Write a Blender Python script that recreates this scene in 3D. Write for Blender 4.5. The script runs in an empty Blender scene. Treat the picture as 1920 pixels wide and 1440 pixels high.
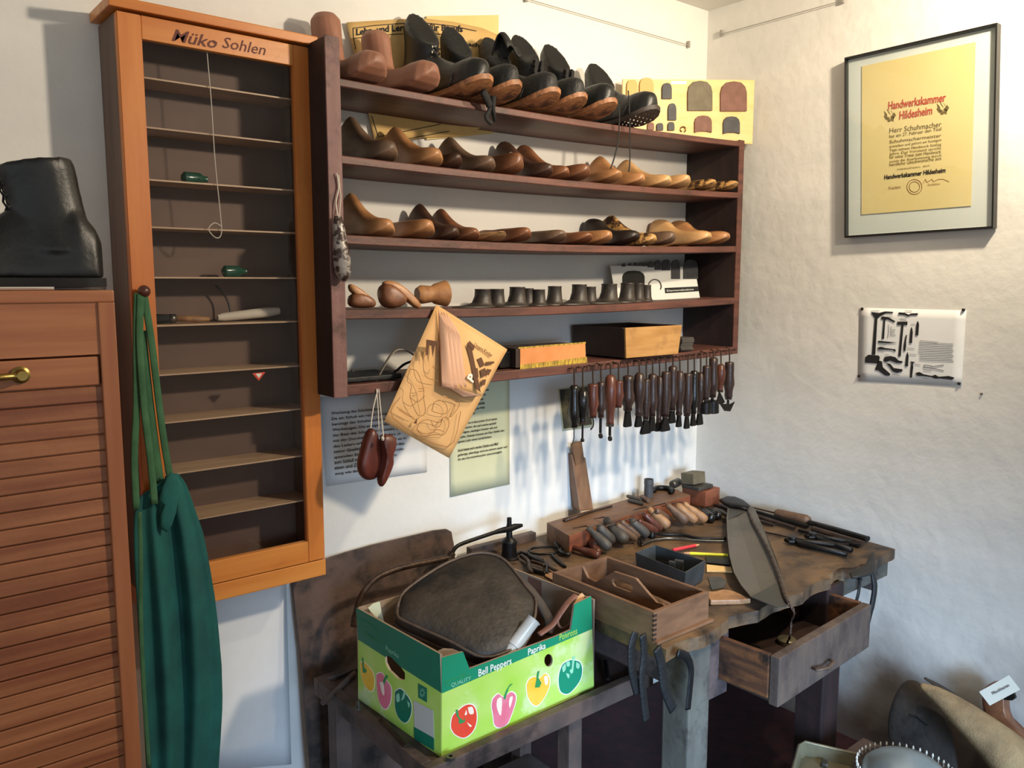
import bpy, bmesh, math, random
from mathutils import Vector, Matrix
random.seed(7)
V = Vector
# ------------------------------------------------------------------ camera
F = 1550.0; HZ = 530.0; AZ = math.radians(50.4)
CAM = V((0, -1.75, 1.5))
pt_ = math.atan((720-HZ)/F)
hd = V((math.cos(AZ), math.sin(AZ), 0)); RT = V((math.sin(AZ), -math.cos(AZ), 0)); UPZ = V((0, 0, 1))
FW = hd*math.cos(pt_) - UPZ*math.sin(pt_); UP = UPZ*math.cos(pt_) + hd*math.sin(pt_)
cd = bpy.data.cameras.new('camera'); cam = bpy.data.objects.new('camera', cd)
bpy.context.scene.collection.objects.link(cam)
cd.sensor_width = 36; cd.lens = F/1920*36; cd.clip_start = 0.02
M = Matrix((RT, UP, -FW)).transposed().to_4x4(); M.translation = CAM
cam.matrix_world = M
sc = bpy.context.scene; sc.camera = cam
# ------------------------------------------------------------------ world, lights, exposure
w = bpy.data.worlds.new('world'); sc.world = w; w.use_nodes = True
w.node_tree.nodes['Background'].inputs[0].default_value = (0.93, 0.98, 0.98, 1)
w.node_tree.nodes['Background'].inputs[1].default_value = 0.5
def light(name, kind, loc, power, col, size, target=None, spot=90):
    l = bpy.data.lights.new(name, kind); l.energy = power; l.color = col
    if kind == 'SPOT': l.spot_size = math.radians(spot); l.spot_blend = .9
    if kind == 'AREA': l.shape = 'RECTANGLE'; l.size, l.size_y = size; l.spread = math.radians(spot)
    else: l.shadow_soft_size = size
    o = bpy.data.objects.new(name, l); o.location = loc; sc.collection.objects.link(o)
    if target: o.rotation_euler = (V(target)-V(loc)).to_track_quat('-Z', 'Y').to_euler()
    return o
light('ceiling_lamp_light', 'SPOT', (1.55, -1.60, 2.10), 58, (1.0, 0.84, 0.64), 0.05, (0.95, -0.1, 1.40), 125)
light('spot_lamp_light', 'SPOT', (1.85, -1.30, 2.32), 44, (1.0, 0.84, 0.62), 0.04, (2.15, -0.35, 1.70), 130)
light('window_daylight', 'AREA', (0.5, -3.1, 1.05), 8.5, (0.46, 0.69, 1.0), (1.2, 0.8), (1.9, 0, 0.10), 40)
sc.view_settings.view_transform = 'Standard'; sc.view_settings.look = 'None'
sc.view_settings.exposure = 0.66; sc.view_settings.gamma = 1; sc.view_settings.use_curve_mapping = False

def P(px, py, ax, v):
    "point of the place behind a picture point, on the plane where coordinate ax equals v"
    d = FW*F + RT*(px-960) + UP*(720-py)
    return CAM + d*((v-CAM[ax])/d[ax])
def PP(px, py, o, n):
    d = FW*F + RT*(px-960) + UP*(720-py); n = V(n)
    return CAM + d*((V(o)-CAM).dot(n)/d.dot(n))
X = lambda px, py, v: P(px, py, 0, v)
Y = lambda px, py, v: P(px, py, 1, v)
Z = lambda px, py, v: P(px, py, 2, v)
# ------------------------------------------------------------------ materials
def hexc(h):
    r = [int(h[i:i+2], 16)/255 for i in (0, 2, 4)]
    return tuple(c/12.92 if c <= .04045 else ((c+.055)/1.055)**2.4 for c in r)+(1,)
MATS = {}
def mat(name, c1, c2=None, scale=(20, 20, 20), rough=.6, metal=0, bump=.2, bscale=80, dirt=None, dscale=6, dlo=.5, dhi=.7, detail=5, lo=.35, hi=.65, spec=.5, coat=0):
    if name in MATS: return MATS[name]
    m = bpy.data.materials.new(name); m.use_nodes = True; nt = m.node_tree; N = nt.nodes; L = nt.links
    b = N['Principled BSDF']; b.inputs['Roughness'].default_value = rough; b.inputs['Metallic'].default_value = metal
    b.inputs['Specular IOR Level'].default_value = spec
    if coat: b.inputs['Coat Weight'].default_value = coat
    b.inputs['Base Color'].default_value = hexc(c1)
    m.diffuse_color = hexc(c1)
    tc = N.new('ShaderNodeTexCoord')
    src = None
    if c2:
        mp = N.new('ShaderNodeMapping'); mp.inputs['Scale'].default_value = scale
        L.new(tc.outputs['Object'], mp.inputs[0])
        n = N.new('ShaderNodeTexNoise'); n.inputs['Scale'].default_value = 1; n.inputs['Detail'].default_value = detail
        L.new(mp.outputs[0], n.inputs[0])
        r = N.new('ShaderNodeValToRGB'); r.color_ramp.elements[0].position = lo; r.color_ramp.elements[1].position = hi
        r.color_ramp.elements[0].color = hexc(c1); r.color_ramp.elements[1].color = hexc(c2)
        L.new(n.outputs[0], r.inputs[0]); src = r.outputs[0]
    if dirt:
        n2 = N.new('ShaderNodeTexNoise'); n2.inputs['Scale'].default_value = dscale; n2.inputs['Detail'].default_value = 8
        n2.inputs['Roughness'].default_value = .65
        L.new(tc.outputs['Object'], n2.inputs[0])
        r2 = N.new('ShaderNodeMapRange'); r2.inputs[1].default_value = dlo; r2.inputs[2].default_value = dhi
        L.new(n2.outputs[0], r2.inputs[0])
        mx = N.new('ShaderNodeMix'); mx.data_type = 'RGBA'
        L.new(r2.outputs[0], mx.inputs[0])
        if src: L.new(src, mx.inputs[6])
        else: mx.inputs[6].default_value = hexc(c1)
        mx.inputs[7].default_value = hexc(dirt); src = mx.outputs[2]
    if src: L.new(src, b.inputs['Base Color'])
    if bump:
        nb = N.new('ShaderNodeTexNoise'); nb.inputs['Scale'].default_value = bscale; nb.inputs['Detail'].default_value = 6
        L.new(tc.outputs['Object'], nb.inputs[0])
        bp = N.new('ShaderNodeBump'); bp.inputs['Strength'].default_value = bump; bp.inputs['Distance'].default_value = .003
        L.new(nb.outputs[0], bp.inputs['Height']); L.new(bp.outputs[0], b.inputs['Normal'])
    MATS[name] = m
    return m
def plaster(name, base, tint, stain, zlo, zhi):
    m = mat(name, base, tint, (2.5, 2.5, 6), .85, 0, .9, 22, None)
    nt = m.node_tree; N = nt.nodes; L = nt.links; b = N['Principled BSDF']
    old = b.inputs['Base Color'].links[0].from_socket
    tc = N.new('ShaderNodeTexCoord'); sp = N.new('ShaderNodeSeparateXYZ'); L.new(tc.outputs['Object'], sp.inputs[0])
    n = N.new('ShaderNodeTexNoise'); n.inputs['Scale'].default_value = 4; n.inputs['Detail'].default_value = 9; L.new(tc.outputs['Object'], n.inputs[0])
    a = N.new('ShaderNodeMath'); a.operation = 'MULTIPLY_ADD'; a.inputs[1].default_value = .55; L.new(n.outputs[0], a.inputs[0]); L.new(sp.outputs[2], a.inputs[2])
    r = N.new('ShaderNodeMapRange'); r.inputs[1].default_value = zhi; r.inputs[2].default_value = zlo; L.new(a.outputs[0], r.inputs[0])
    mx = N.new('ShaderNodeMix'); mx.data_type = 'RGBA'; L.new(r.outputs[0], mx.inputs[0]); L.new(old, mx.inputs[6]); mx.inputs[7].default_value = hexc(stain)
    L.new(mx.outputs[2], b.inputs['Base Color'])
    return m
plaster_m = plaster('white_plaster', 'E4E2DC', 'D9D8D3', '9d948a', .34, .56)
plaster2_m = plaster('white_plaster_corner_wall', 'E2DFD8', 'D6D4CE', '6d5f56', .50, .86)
ceil_m = mat('ceiling_plaster', 'E9E6DE', 'DEDBD2', (3, 3, 3), .9, 0, .4, 20)
floor_m = mat('dark_red_carpet', '3a1216', '260c10', (30, 30, 30), .95, 0, .8, 250)
orange_m = mat('orange_varnished_pine', 'B9692C', 'CB7F3A', (30, 30, 2.2), .38, 0, .08, 60, '8c4a1e', 3, .58, .9)
orangeh_m = mat('orange_varnished_pine_rail', 'BE702E', 'D08a42', (2.2, 30, 30), .38, 0, .08, 60, '8c4a1e', 3, .58, .9)
cabside_m = mat('grey_brown_cabinet_side', '6e5646', '584438', (30, 30, 3), .5, 0, .1, 60)
cabin_m = mat('dark_mauve_cabinet_back', '5d483d', '6b5245', (4, 4, 4), .6, 0, .1, 60)
shelfin_m = mat('thin_wood_cabinet_shelf', 'a98d72', 'bfa284', (3, 30, 30), .5)
tamb_m = mat('tambour_oak', '7c452a', '9f6743', (3, 60, 45), .45, 0, .15, 120, '6e3c26', 2.5, .5, .8)
tambf_m = mat('tambour_frame_oak', '8f5432', 'a06440', (40, 40, 3), .45, 0, .1, 100)
tambp_m = mat('tambour_panel_oak', '935735', 'a96c45', (3, 40, 60), .45, 0, .1, 100)
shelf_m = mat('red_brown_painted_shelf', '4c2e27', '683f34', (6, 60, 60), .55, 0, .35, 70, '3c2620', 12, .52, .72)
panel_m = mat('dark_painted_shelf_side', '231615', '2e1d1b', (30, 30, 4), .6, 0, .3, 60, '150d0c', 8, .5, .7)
shelfedge_m = mat('worn_purple_brown_edge', '6d4a47', '7d5a55', (40, 40, 5), .6, 0, .4, 60, '3a2522', 14, .5, .7)
bench_m = mat('worn_dirty_bench_wood', '3d3128', '73593c', (5, 9, 9), .6, 0, .9, 45, '1f1814', 11, .50, .66)
benchleg_m = mat('grey_painted_bench_leg', '5c5c54', '4a4640', (20, 20, 5), .7, 0, .5, 50, '2c2422', 9, .5, .65)
benchap_m = mat('mauve_brown_bench_apron', '4c3f3e', '5d4d4a', (20, 20, 20), .7, 0, .5, 60, '262020', 10, .5, .65)
drawer_m = mat('worn_drawer_wood', '443834', '57493f', (30, 30, 8), .65, 0, .6, 60, '2b2220', 10, .5, .7)
drawers_m = mat('raw_drawer_side_wood', '7a4d2c', '4a2f20', (8, 8, 60), .6, 0, .4, 60, '1d1410', 9, .5, .62)
stand_m = mat('dark_stand_wood', '4a3e38', '5c4a42', (20, 20, 20), .6, 0, .5, 60, '241c1a', 8, .48, .66)
black_leather = mat('black_leather', '0b0c0d', '151617', (30, 30, 30), .42, 0, .15, 160, '201f1d', 14, .62, .85)
black_rough = mat('scuffed_black_leather', '0f1011', '18191a', (30, 30, 30), .6, 0, .5, 140, '3c3a36', 14, .6, .85)
sole_m = mat('brown_boot_sole', '8a5a3a', 'a8744a', (30, 60, 30), .55, 0, .3, 100, '4a2c1e', 18, .5, .62)
sole_dark = mat('dark_boot_sole', '2a2220', '3a302c', (30, 30, 30), .6, 0, .3, 100)
lace_m = mat('black_lace', '0e0e0f', None, rough=.8)
LW = {
 'tan': mat('tan_last_wood', '9a6a44', 'b58458', (50, 14, 50), .42, 0, .15, 90, '5d3b26', 14, .55, .8),
 'brown': mat('brown_last_wood', '6f4730', '87593c', (50, 14, 50), .42, 0, .2, 90, '3a241a', 14, .52, .75),
 'dark': mat('dark_last_wood', '3d2a22', '52392c', (50, 14, 50), .45, 0, .2, 90, '1f1613', 14, .5, .7),
 'grey': mat('grey_brown_last_wood', '5f4a3c', '7a614c', (50, 14, 50), .5, 0, .2, 90, '2f241e', 14, .5, .7),
 'light': mat('light_last_wood', 'b98d5c', 'cba272', (50, 14, 50), .42, 0, .15, 90, '7c5636', 14, .58, .85),
 'mottled': mat('mottled_last_wood', 'a87c48', 'bd9358', (50, 14, 50), .45, 0, .2, 90, '33221a', 26, .47, .56),
 'black': mat('blackened_last_wood', '1e1815', '2e2520', (50, 14, 50), .45, 0, .2, 90),
 'red': mat('red_brown_last_wood', '4f241c', '6a3226', (40, 40, 14), .38, 0, .2, 90, '23120f', 20, .52, .7),
 'boot': mat('pinkish_boot_last_wood', '8d5f48', 'a0705a', (40, 14, 14), .5, 0, .12, 90, '5d3a2c', 8, .5, .8),
}
iron_m = mat('dark_iron', '1b1a1a', '2a2725', (30, 30, 30), .42, .7, .3, 120)
rust_m = mat('rusty_iron', '33261f', '4a382c', (40, 40, 40), .5, .5, .5, 140)
steel_m = mat('worn_steel', '5c5a55', '77746c', (30, 30, 30), .35, .85, .2, 90)
brass_m = mat('aged_brass', '8a7440', 'a88f52', (30, 30, 30), .35, .9, .2, 90)
heel_m = mat('dark_form_wood', '2a2522', '3c352f', (30, 30, 20), .5, 0, .3, 90)
hdark = mat('dark_tool_handle', '2a1d19', '3a2822', (60, 60, 12), .35, 0, .25, 90, '1c1412', 18, .5, .7)
hblack = mat('black_tool_handle', '131110', '1d1917', (60, 60, 12), .25, 0, .2, 90)
hred = mat('red_brown_tool_handle', '4a281e', '613627', (60, 60, 12), .32, 0, .2, 90, '2c1712', 18, .55, .75)
htan = mat('tan_awl_handle', '8d6643', 'a57c55', (40, 40, 40), .5, 0, .3, 90, '4b3425', 16, .5, .72)
hbrown = mat('worn_brown_awl_handle', '57402f', '6d5340', (40, 40, 40), .5, 0, .3, 90, '2c211a', 16, .5, .7)
hgrey = mat('grey_dirty_awl_handle', '3c3731', '4d473f', (40, 40, 40), .55, 0, .3, 90, '1f1b18', 16, .5, .7)
paper_m = mat('white_printed_paper', 'E6E7E6', 'DEDFDE', (8, 8, 8), .8, 0, .1, 20)
paperg_m = mat('yellow_green_paper', 'CFD0AE', 'C5C7A2', (6, 6, 6), .8, 0, .1, 20)
photo_m = mat('dark_photograph', '3a3528', '6a6040', (14, 14, 20), .35, 0, .0, 20, '161310', 12, .45, .55)
chart_m = mat('yellowed_chart_paper', 'C9A566', 'D6B679', (5, 5, 5), .75, 0, .15, 15, 'a88350', 4, .55, .8)
chartb_m = mat('plain_yellow_chart_paper', 'D6B978', 'DDC48a', (5, 5, 5), .75, 0, .1, 15)
news_m = mat('yellowed_newspaper', 'CFA067', 'D9AE78', (8, 8, 8), .75, 0, .1, 30)
newsin_m = mat('pinkish_inner_newspaper', 'CFA183', 'D8AE92', (8, 8, 8), .75, 0, .1, 30)
ink = mat('black_ink', '17161a', None, bump=0, rough=.8)
inkb = mat('faded_brown_ink', '5a3a24', None, bump=0, rough=.8)
inkl = mat('light_brown_ink', '94683f', None, bump=0, rough=.8)
inko = mat('olive_ink', '6b5a26', None, bump=0, rough=.8)
inkr = mat('red_ink', 'B5402c', None, bump=0, rough=.8)
inkg = mat('grey_print', '5d5c5e', None, bump=0, rough=.8)
green_cloth = mat('teal_green_cotton', '0b4b4a', '125e5a', (12, 12, 12), .85, 0, .35, 500)
strap_m = mat('green_cotton_strap', '2f5a3c', '3d6a48', (30, 30, 30), .85, 0, .3, 400)
box_wood = mat('raw_box_wood', 'A2763f', 'B98c54', (8, 30, 60), .6, 0, .2, 80, '6b4826', 9, .55, .8)
box_dark = mat('dark_box_side', '2a1c17', '36251e', (20, 20, 20), .6, 0, .3, 80)
orange_lab = mat('orange_label_paper', 'C77E46', 'D08B52', (20, 20, 20), .6, 0, .1, 80)
yel_lab = mat('yellow_trim_paper', 'C9A63f', '7a6524', (150, 20, 60), .6, 0, .1, 80)
caddy_m = mat('brown_caddy_wood', '664a35', '7b5a42', (14, 14, 60), .5, 0, .25, 80, '4a3427', 8, .55, .8)
block_m = mat('brown_block_wood', '68492f', '7d5b3e', (10, 40, 40), .55, 0, .25, 80, '4a3226', 9, .5, .75)
blockr_m = mat('reddish_block_face', '74412c', '8a5036', (10, 40, 40), .55, 0, .3, 80, '4c2b20', 16, .5, .7)
plane_m = mat('plane_wood', '6b482e', '83603f', (40, 40, 10), .5, 0, .2, 80, '5a3a26', 12, .52, .75)
bag_m = mat('worn_black_brown_leather_bag', '16130f', '43372b', (7, 7, 7), .55, 0, .7, 60, '0e0d0c', 6, .45, .62)
bagp_m = mat('brown_leather_piping', '3f3229', '524236', (30, 30, 30), .5, 0, .4, 90)
board_m = mat('stained_leather_board', '5c463b', '4a3a31', (9, 9, 16), .6, 0, .5, 70, '211a17', 9, .47, .62)
plate_m = mat('grey_leather_plate', '4f4c45', '5d5850', (6, 6, 6), .5, 0, .12, 70, '3e3c38', 4, .5, .7)
plated_m = mat('dark_grey_plate_tip', '33332f', '3b3a35', (6, 6, 6), .5, 0, .12, 70)
plastic_m = mat('dark_grey_plastic_box', '2c3032', '383c3e', (20, 20, 20), .4, 0, .1, 90, '4d4f4e', 18, .6, .8)
tube_m = mat('translucent_plastic_tube', 'B9B7B0', 'a9a7a0', (10, 10, 30), .3, 0, .1, 90)
pinkp = mat('red_pencil_paint', 'D0353c', None, rough=.35, bump=0)
yelp = mat('yellow_pencil_paint', 'D6D22e', None, rough=.35, bump=0)
pwood = mat('pencil_wood', 'D0a070', None, rough=.5, bump=0)
ylw = mat('yellow_pepper_print', 'E2B22c', 'EBC24a', (25, 25, 25), .6, 0, 0)
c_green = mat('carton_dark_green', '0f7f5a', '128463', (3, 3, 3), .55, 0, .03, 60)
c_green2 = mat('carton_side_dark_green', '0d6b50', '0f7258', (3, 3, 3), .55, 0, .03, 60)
c_lime = mat('carton_lime', '9BC93E', 'B5D36c', (9, 9, 12), .55, 0, .03, 60, 'C4D79c', 5, .55, .62)
c_in = mat('carton_brown_inside', '9a846e', '86705c', (5, 5, 5), .75, 0, .1, 60)
c_red = mat('red_pepper_print', 'E0492f', 'D8402a', (25, 25, 25), .6, 0, 0)
c_pink = mat('pink_pepper_print', 'D86a80', 'DE8093', (25, 25, 25), .6, 0, 0)
c_white = mat('white_print', 'E6E9DE', None, rough=.6, bump=0)
c_shine = mat('pale_highlight_print', 'EBD9C8', None, rough=.6, bump=0)
c_shineg = mat('pale_green_highlight_print', '8CC9A8', None, rough=.6, bump=0)
c_leaf = mat('leaf_green_print', '2c8a4c', None, rough=.6, bump=0)
c_grey = mat('pale_grey_sticker', 'B9BBB4', None, rough=.6, bump=0)
blackfr = mat('black_frame_lacquer', '141414', None, rough=.3, bump=0)
mount_m = mat('pale_blue_grey_mount', 'CBD6CF', 'D6DDD8', (2, 2, 2), .7, 0, 0)
cert_m = mat('cream_certificate', 'D9C98a', 'E0D29a', (3, 3, 3), .7, 0, 0)
wire_m = mat('grey_wire', '9a948c', None, rough=.5, bump=0)
string_m = mat('white_string', 'C9C0B2', None, rough=.8, bump=0)
pine_m = mat('pale_pine_board', 'DDB878', 'E4C48a', (4, 40, 40), .5, 0, .1, 60)
soleg = mat('olive_grey_sole_leather', '5c5340', '6b614c', (40, 40, 40), .6, 0, .3, 120)
solebr = mat('red_brown_sole_leather', '6b4638', '7a5244', (40, 40, 40), .6, 0, .3, 120)
soledk = mat('dark_grey_rubber_heel', '3a3a3c', '464648', (40, 40, 40), .6, 0, .2, 120)
cardw = mat('white_card', 'CFCFC9', 'D8D8D2', (8, 8, 8), .6, 0, .05, 40)
tanl_m = mat('tan_suede_leather', '9f8560', 'b09870', (14, 14, 14), .85, 0, .5, 200, '5a4836', 5, .5, .8)
dleath_m = mat('dark_brown_leather_sheet', '3d352f', '4d443c', (10, 10, 10), .7, 0, .5, 90, '1f1b19', 5, .45, .65)
sheet_m = mat('grey_metal_bowl', '8f9a9c', 'a3adae', (10, 10, 10), .35, .6, .2, 60)
tray_m = mat('khaki_tin_tray', '6d6650', '7a735c', (12, 12, 12), .45, .4, .3, 60)
gstrap = mat('pale_leather_strip', '8b8374', '756d60', (20, 20, 20), .6, 0, .3, 90)
glasses_m = mat('green_glass_bottle', '1d4a3a', None, rough=.2, bump=0)
silver_m = mat('silver_spotted_last', '8f8a86', 'b0aaa4', (30, 30, 30), .4, .2, .3, 90, '3c2c28', 40, .47, .53)
slate_m = mat('grey_leather_offcuts', '3f3a36', '55504a', (10, 10, 200), .6, 0, .3, 90)
glass_m = bpy.data.materials.new('clear_glass'); glass_m.use_nodes = True
nt = glass_m.node_tree; nt.nodes.clear()
o_ = nt.nodes.new('ShaderNodeOutputMaterial'); mx_ = nt.nodes.new('ShaderNodeMixShader'); lw_ = nt.nodes.new('ShaderNodeLayerWeight'); pw_ = nt.nodes.new('ShaderNodeMath'); pw_.operation = 'POWER'; pw_.inputs[1].default_value = 5
ma_ = nt.nodes.new('ShaderNodeMath'); ma_.operation = 'MULTIPLY_ADD'; ma_.inputs[1].default_value = .9; ma_.inputs[2].default_value = .035
tr_ = nt.nodes.new('ShaderNodeBsdfTransparent'); tr_.inputs[0].default_value = (.97, .97, .97, 1); gl_ = nt.nodes.new('ShaderNodeBsdfGlossy'); gl_.inputs['Roughness'].default_value = .02
nt.links.new(lw_.outputs['Facing'], pw_.inputs[0]); nt.links.new(pw_.outputs[0], ma_.inputs[0]); nt.links.new(ma_.outputs[0], mx_.inputs[0])
nt.links.new(tr_.outputs[0], mx_.inputs[1]); nt.links.new(gl_.outputs[0], mx_.inputs[2]); nt.links.new(mx_.outputs[0], o_.inputs[0])
# ------------------------------------------------------------------ mesh helpers
def box(bm, x0, x1, y0, y1, z0, z1):
    return obox(bm, V(((x0+x1)/2, (y0+y1)/2, (z0+z1)/2)), (abs(x1-x0), abs(y1-y0), abs(z1-z0)))
def obox(bm, c, s, R=None):
    R = R or Matrix.Identity(3)
    vs = [bm.verts.new(V(c)+R@V((sx*s[0]/2, sy*s[1]/2, sz*s[2]/2))) for sx in (-1, 1) for sy in (-1, 1) for sz in (-1, 1)]
    for f in ((0, 1, 3, 2), (4, 6, 7, 5), (0, 4, 5, 1), (2, 3, 7, 6), (0, 2, 6, 4), (1, 5, 7, 3)): bm.faces.new([vs[i] for i in f])
    return vs
def frame(d, up=(0, 0, 1)):
    d = V(d).normalized(); up = V(up)
    if abs(d.dot(up)) > .98: up = V((1, 0, 0))
    s = d.cross(up).normalized(); u = s.cross(d).normalized()
    return s, u, d
def beam(bm, p0, p1, wd, ht, up=(0, 0, 1)):
    p0, p1 = V(p0), V(p1); s, u, d = frame(p1-p0, up)
    obox(bm, (p0+p1)/2, (wd, ht, (p1-p0).length), Matrix((s, u, d)).transposed())
def rings(bm, rs, close=True):
    vr = [[bm.verts.new(p) for p in r] for r in rs]; n = len(vr[0])
    for a, b in zip(vr, vr[1:]):
        for i in range(n): bm.faces.new((a[i], a[(i+1) % n], b[(i+1) % n], b[i]))
    if close: bm.faces.new(vr[0][::-1]); bm.faces.new(vr[-1])
def tube(bm, pts, r, n=8, flat=1.0, up=(0, 0, 1)):
    pts = [V(p) for p in pts]; k = len(pts)
    if tuple(up) == (0, 0, 1) and abs((pts[-1]-pts[0]).normalized().z) > .65: up = (0, 1, 0)
    rr = r if isinstance(r, (list, tuple)) else [r]*k; out = []
    for i, p in enumerate(pts):
        d = pts[min(i+1, k-1)]-pts[max(i-1, 0)]; s, u, d = frame(d, up)
        out.append([p+s*math.cos(2*math.pi*j/n)*rr[i]+u*math.sin(2*math.pi*j/n)*rr[i]*flat for j in range(n)])
    rings(bm, out)
def spline(pts, n=6):
    pts = [V(p) for p in pts]; out = []
    for i in range(len(pts)-1):
        a = pts[max(i-1, 0)]; b = pts[i]; c = pts[i+1]; d = pts[min(i+2, len(pts)-1)]
        for k in range(n):
            t = k/n; out.append(.5*((2*b)+(c-a)*t+(2*a-5*b+4*c-d)*t*t+(3*b-a-3*c+d)*t**3))
    return out+[pts[-1]]
def lathe(bm, p0, p1, prof, n=14, sx=1.0, up=(0, 0, 1)):
    p0, p1 = V(p0), V(p1); s, u, d = frame(p1-p0, up); Ln = (p1-p0).length
    rings(bm, [[p0+d*(t*Ln)+s*math.cos(2*math.pi*j/n)*r*sx+u*math.sin(2*math.pi*j/n)*r for j in range(n)] for t, r in prof])
def prism(bm, pts, nv):
    nv = V(nv); a = [bm.verts.new(V(p)) for p in pts]; b = [bm.verts.new(V(p)+nv) for p in pts]; n = len(a)
    bm.faces.new(a[::-1]); bm.faces.new(b)
    for i in range(n): bm.faces.new((a[i], a[(i+1) % n], b[(i+1) % n], b[i]))
def pillow(bm, pts, nv, th, prof=((1, .12), (.97, .45), (.88, .75), (.65, .95), (.3, 1)), both=True, wob=0):
    pts = [V(p) for p in pts]; c = sum(pts, V())/len(pts); nv = V(nv).normalized(); n = len(pts)
    def ring(sc_, off): return [bm.verts.new(c+(p-c)*sc_+nv*(off*th+(wob*random.uniform(-1, 1) if sc_ < .99 else 0))) for p in pts]
    def skin(rs):
        for a, b in zip(rs, rs[1:]):
            for i in range(n): bm.faces.new((a[i], a[(i+1) % n], b[(i+1) % n], b[i]))
        cv = bm.verts.new(c+nv*(th*(1 if rs is top else (-1 if both else 0))))
        for i in range(n): bm.faces.new((rs[-1][i], rs[-1][(i+1) % n], cv))
    top = [ring(s, o) for s, o in prof]; skin(top)
    bot = [ring(s, -o if both else 0) for s, o in prof]; skin(bot)
    for i in range(n): bm.faces.new((top[0][(i+1) % n], top[0][i], bot[0][i], bot[0][(i+1) % n]))
def grid(bm, f, nu, nv):
    vs = [[bm.verts.new(f(i/nu, j/nv)) for j in range(nv+1)] for i in range(nu+1)]
    for i in range(nu):
        for j in range(nv): bm.faces.new((vs[i][j], vs[i+1][j], vs[i+1][j+1], vs[i][j+1]))
def bil(a, b, c, d):
    a, b, c, d = V(a), V(b), V(c), V(d)
    return lambda u, v: (a*(1-u)+b*u)*(1-v)+(d*(1-u)+c*u)*v
def obj(name, bm, m, parent=None, bev=0, smooth=False, solid=0, world=True):
    if bev: bmesh.ops.bevel(bm, geom=list(bm.edges), offset=bev, segments=2, affect='EDGES', profile=.6)
    bmesh.ops.recalc_face_normals(bm, faces=bm.faces)
    if world and parent:
        o = V(parent.get('_w', (0, 0, 0)))
        if o.length: bmesh.ops.translate(bm, verts=bm.verts, vec=-o)
    me = bpy.data.meshes.new(name); bm.to_mesh(me); bm.free(); me.materials.append(m)
    if smooth:
        for p in me.polygons: p.use_smooth = True
        if smooth == 2: me.set_sharp_from_angle(angle=math.radians(40))
    ob = bpy.data.objects.new(name, me); sc.collection.objects.link(ob)
    if parent: ob.parent = parent; ob['_w'] = list(parent.get('_w', (0, 0, 0)))
    if solid:
        s = ob.modifiers.new('solid', 'SOLIDIFY'); s.thickness = solid; s.offset = 0
    return ob
def thing(name, label, cat, loc, rot=0, group=None):
    o = bpy.data.objects.new(name, None); o.empty_display_size = .02; sc.collection.objects.link(o)
    o.location = loc; o.rotation_euler = (0, 0, rot); o['_w'] = list(loc); o['label'] = label; o['category'] = cat
    if group: o['group'] = group
    return o
def tag(o, label, cat, group=None):
    o['label'] = label; o['category'] = cat
    if group: o['group'] = group
    return o
def rebase(o):
    "puts a single mesh thing's origin at its base"
    me = o.data; vs = [v.co for v in me.vertices]
    c = V((sum(v.x for v in vs)/len(vs), sum(v.y for v in vs)/len(vs), min(v.z for v in vs)))
    me.transform(Matrix.Translation(-c)); o.location = c
    return o
def struct(name, bm, m, parent=None, **k):
    o = obj(name, bm, m, parent, **k)
    if not parent: o['kind'] = 'structure'
    return o
def B(): return bmesh.new()
def bx(name, m, parent, *a, bev=0, **k):
    bm = B(); box(bm, *a); return obj(name, bm, m, parent, bev=bev, **k)
def copy_tree(o, parent=None):
    c = o.copy(); sc.collection.objects.link(c); c.parent = parent
    for ch in o.children: copy_tree(ch, c)
    return c
def text(name, s, org, xd, yd, m, parent, height=None, width=None, size=1, shear=0, bold=0, line=1.0, align='LEFT', lift=.0006, word=1.0):
    "lettering lying on a surface: org is the lower left of the first line's baseline, xd and yd its directions"
    cu = bpy.data.curves.new('t', 'FONT'); cu.body = s; cu.size = 1; cu.shear = shear; cu.offset = bold; cu.space_line = line; cu.align_x = align; cu.resolution_u = 2; cu.space_word = word
    ob = bpy.data.objects.new('t', cu); sc.collection.objects.link(ob)
    bpy.context.view_layer.update()
    me = bpy.data.meshes.new_from_object(ob.evaluated_get(bpy.context.evaluated_depsgraph_get()))
    bpy.data.objects.remove(ob)
    xs = [v.co.x for v in me.vertices]; ys = [v.co.y for v in me.vertices]
    wd = max(xs)-min(xs); ht = max(ys)-min(ys)
    kx = ky = size
    if width: kx = width/wd; ky = kx if not height else height/ht
    elif height: kx = ky = height/ht
    xd = V(xd).normalized(); yd = V(yd).normalized(); nn = xd.cross(yd).normalized(); org = V(org)-V(parent.get('_w', (0, 0, 0)))
    for v in me.vertices:
        x, y = (v.co.x-min(xs))*kx, v.co.y*ky; v.co = org+xd*x+yd*y+nn*lift
    me.name = name; me.materials.clear(); me.materials.append(m)
    o = bpy.data.objects.new(name, me); sc.collection.objects.link(o); o.parent = parent; o['_w'] = list(parent.get('_w', (0, 0, 0)))
    return o
def flat(bm, pts, n, th=.0006):
    prism(bm, pts, V(n).normalized()*th)
def stroke(bm, pts, wd, n, th=.0005):
    "a drawn line lying on a surface"
    pts = [V(p) for p in pts]; n = V(n).normalized()
    for a, b in zip(pts, pts[1:]):
        d = b-a
        if d.length < 1e-6: continue
        s = d.normalized().cross(n)*wd/2; e = d.normalized()*wd*.3
        prism(bm, [a-s-e, b-s+e, b+s+e, a+s-e], n*th)
FL = .145   # floor height in this scene's frame
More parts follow.
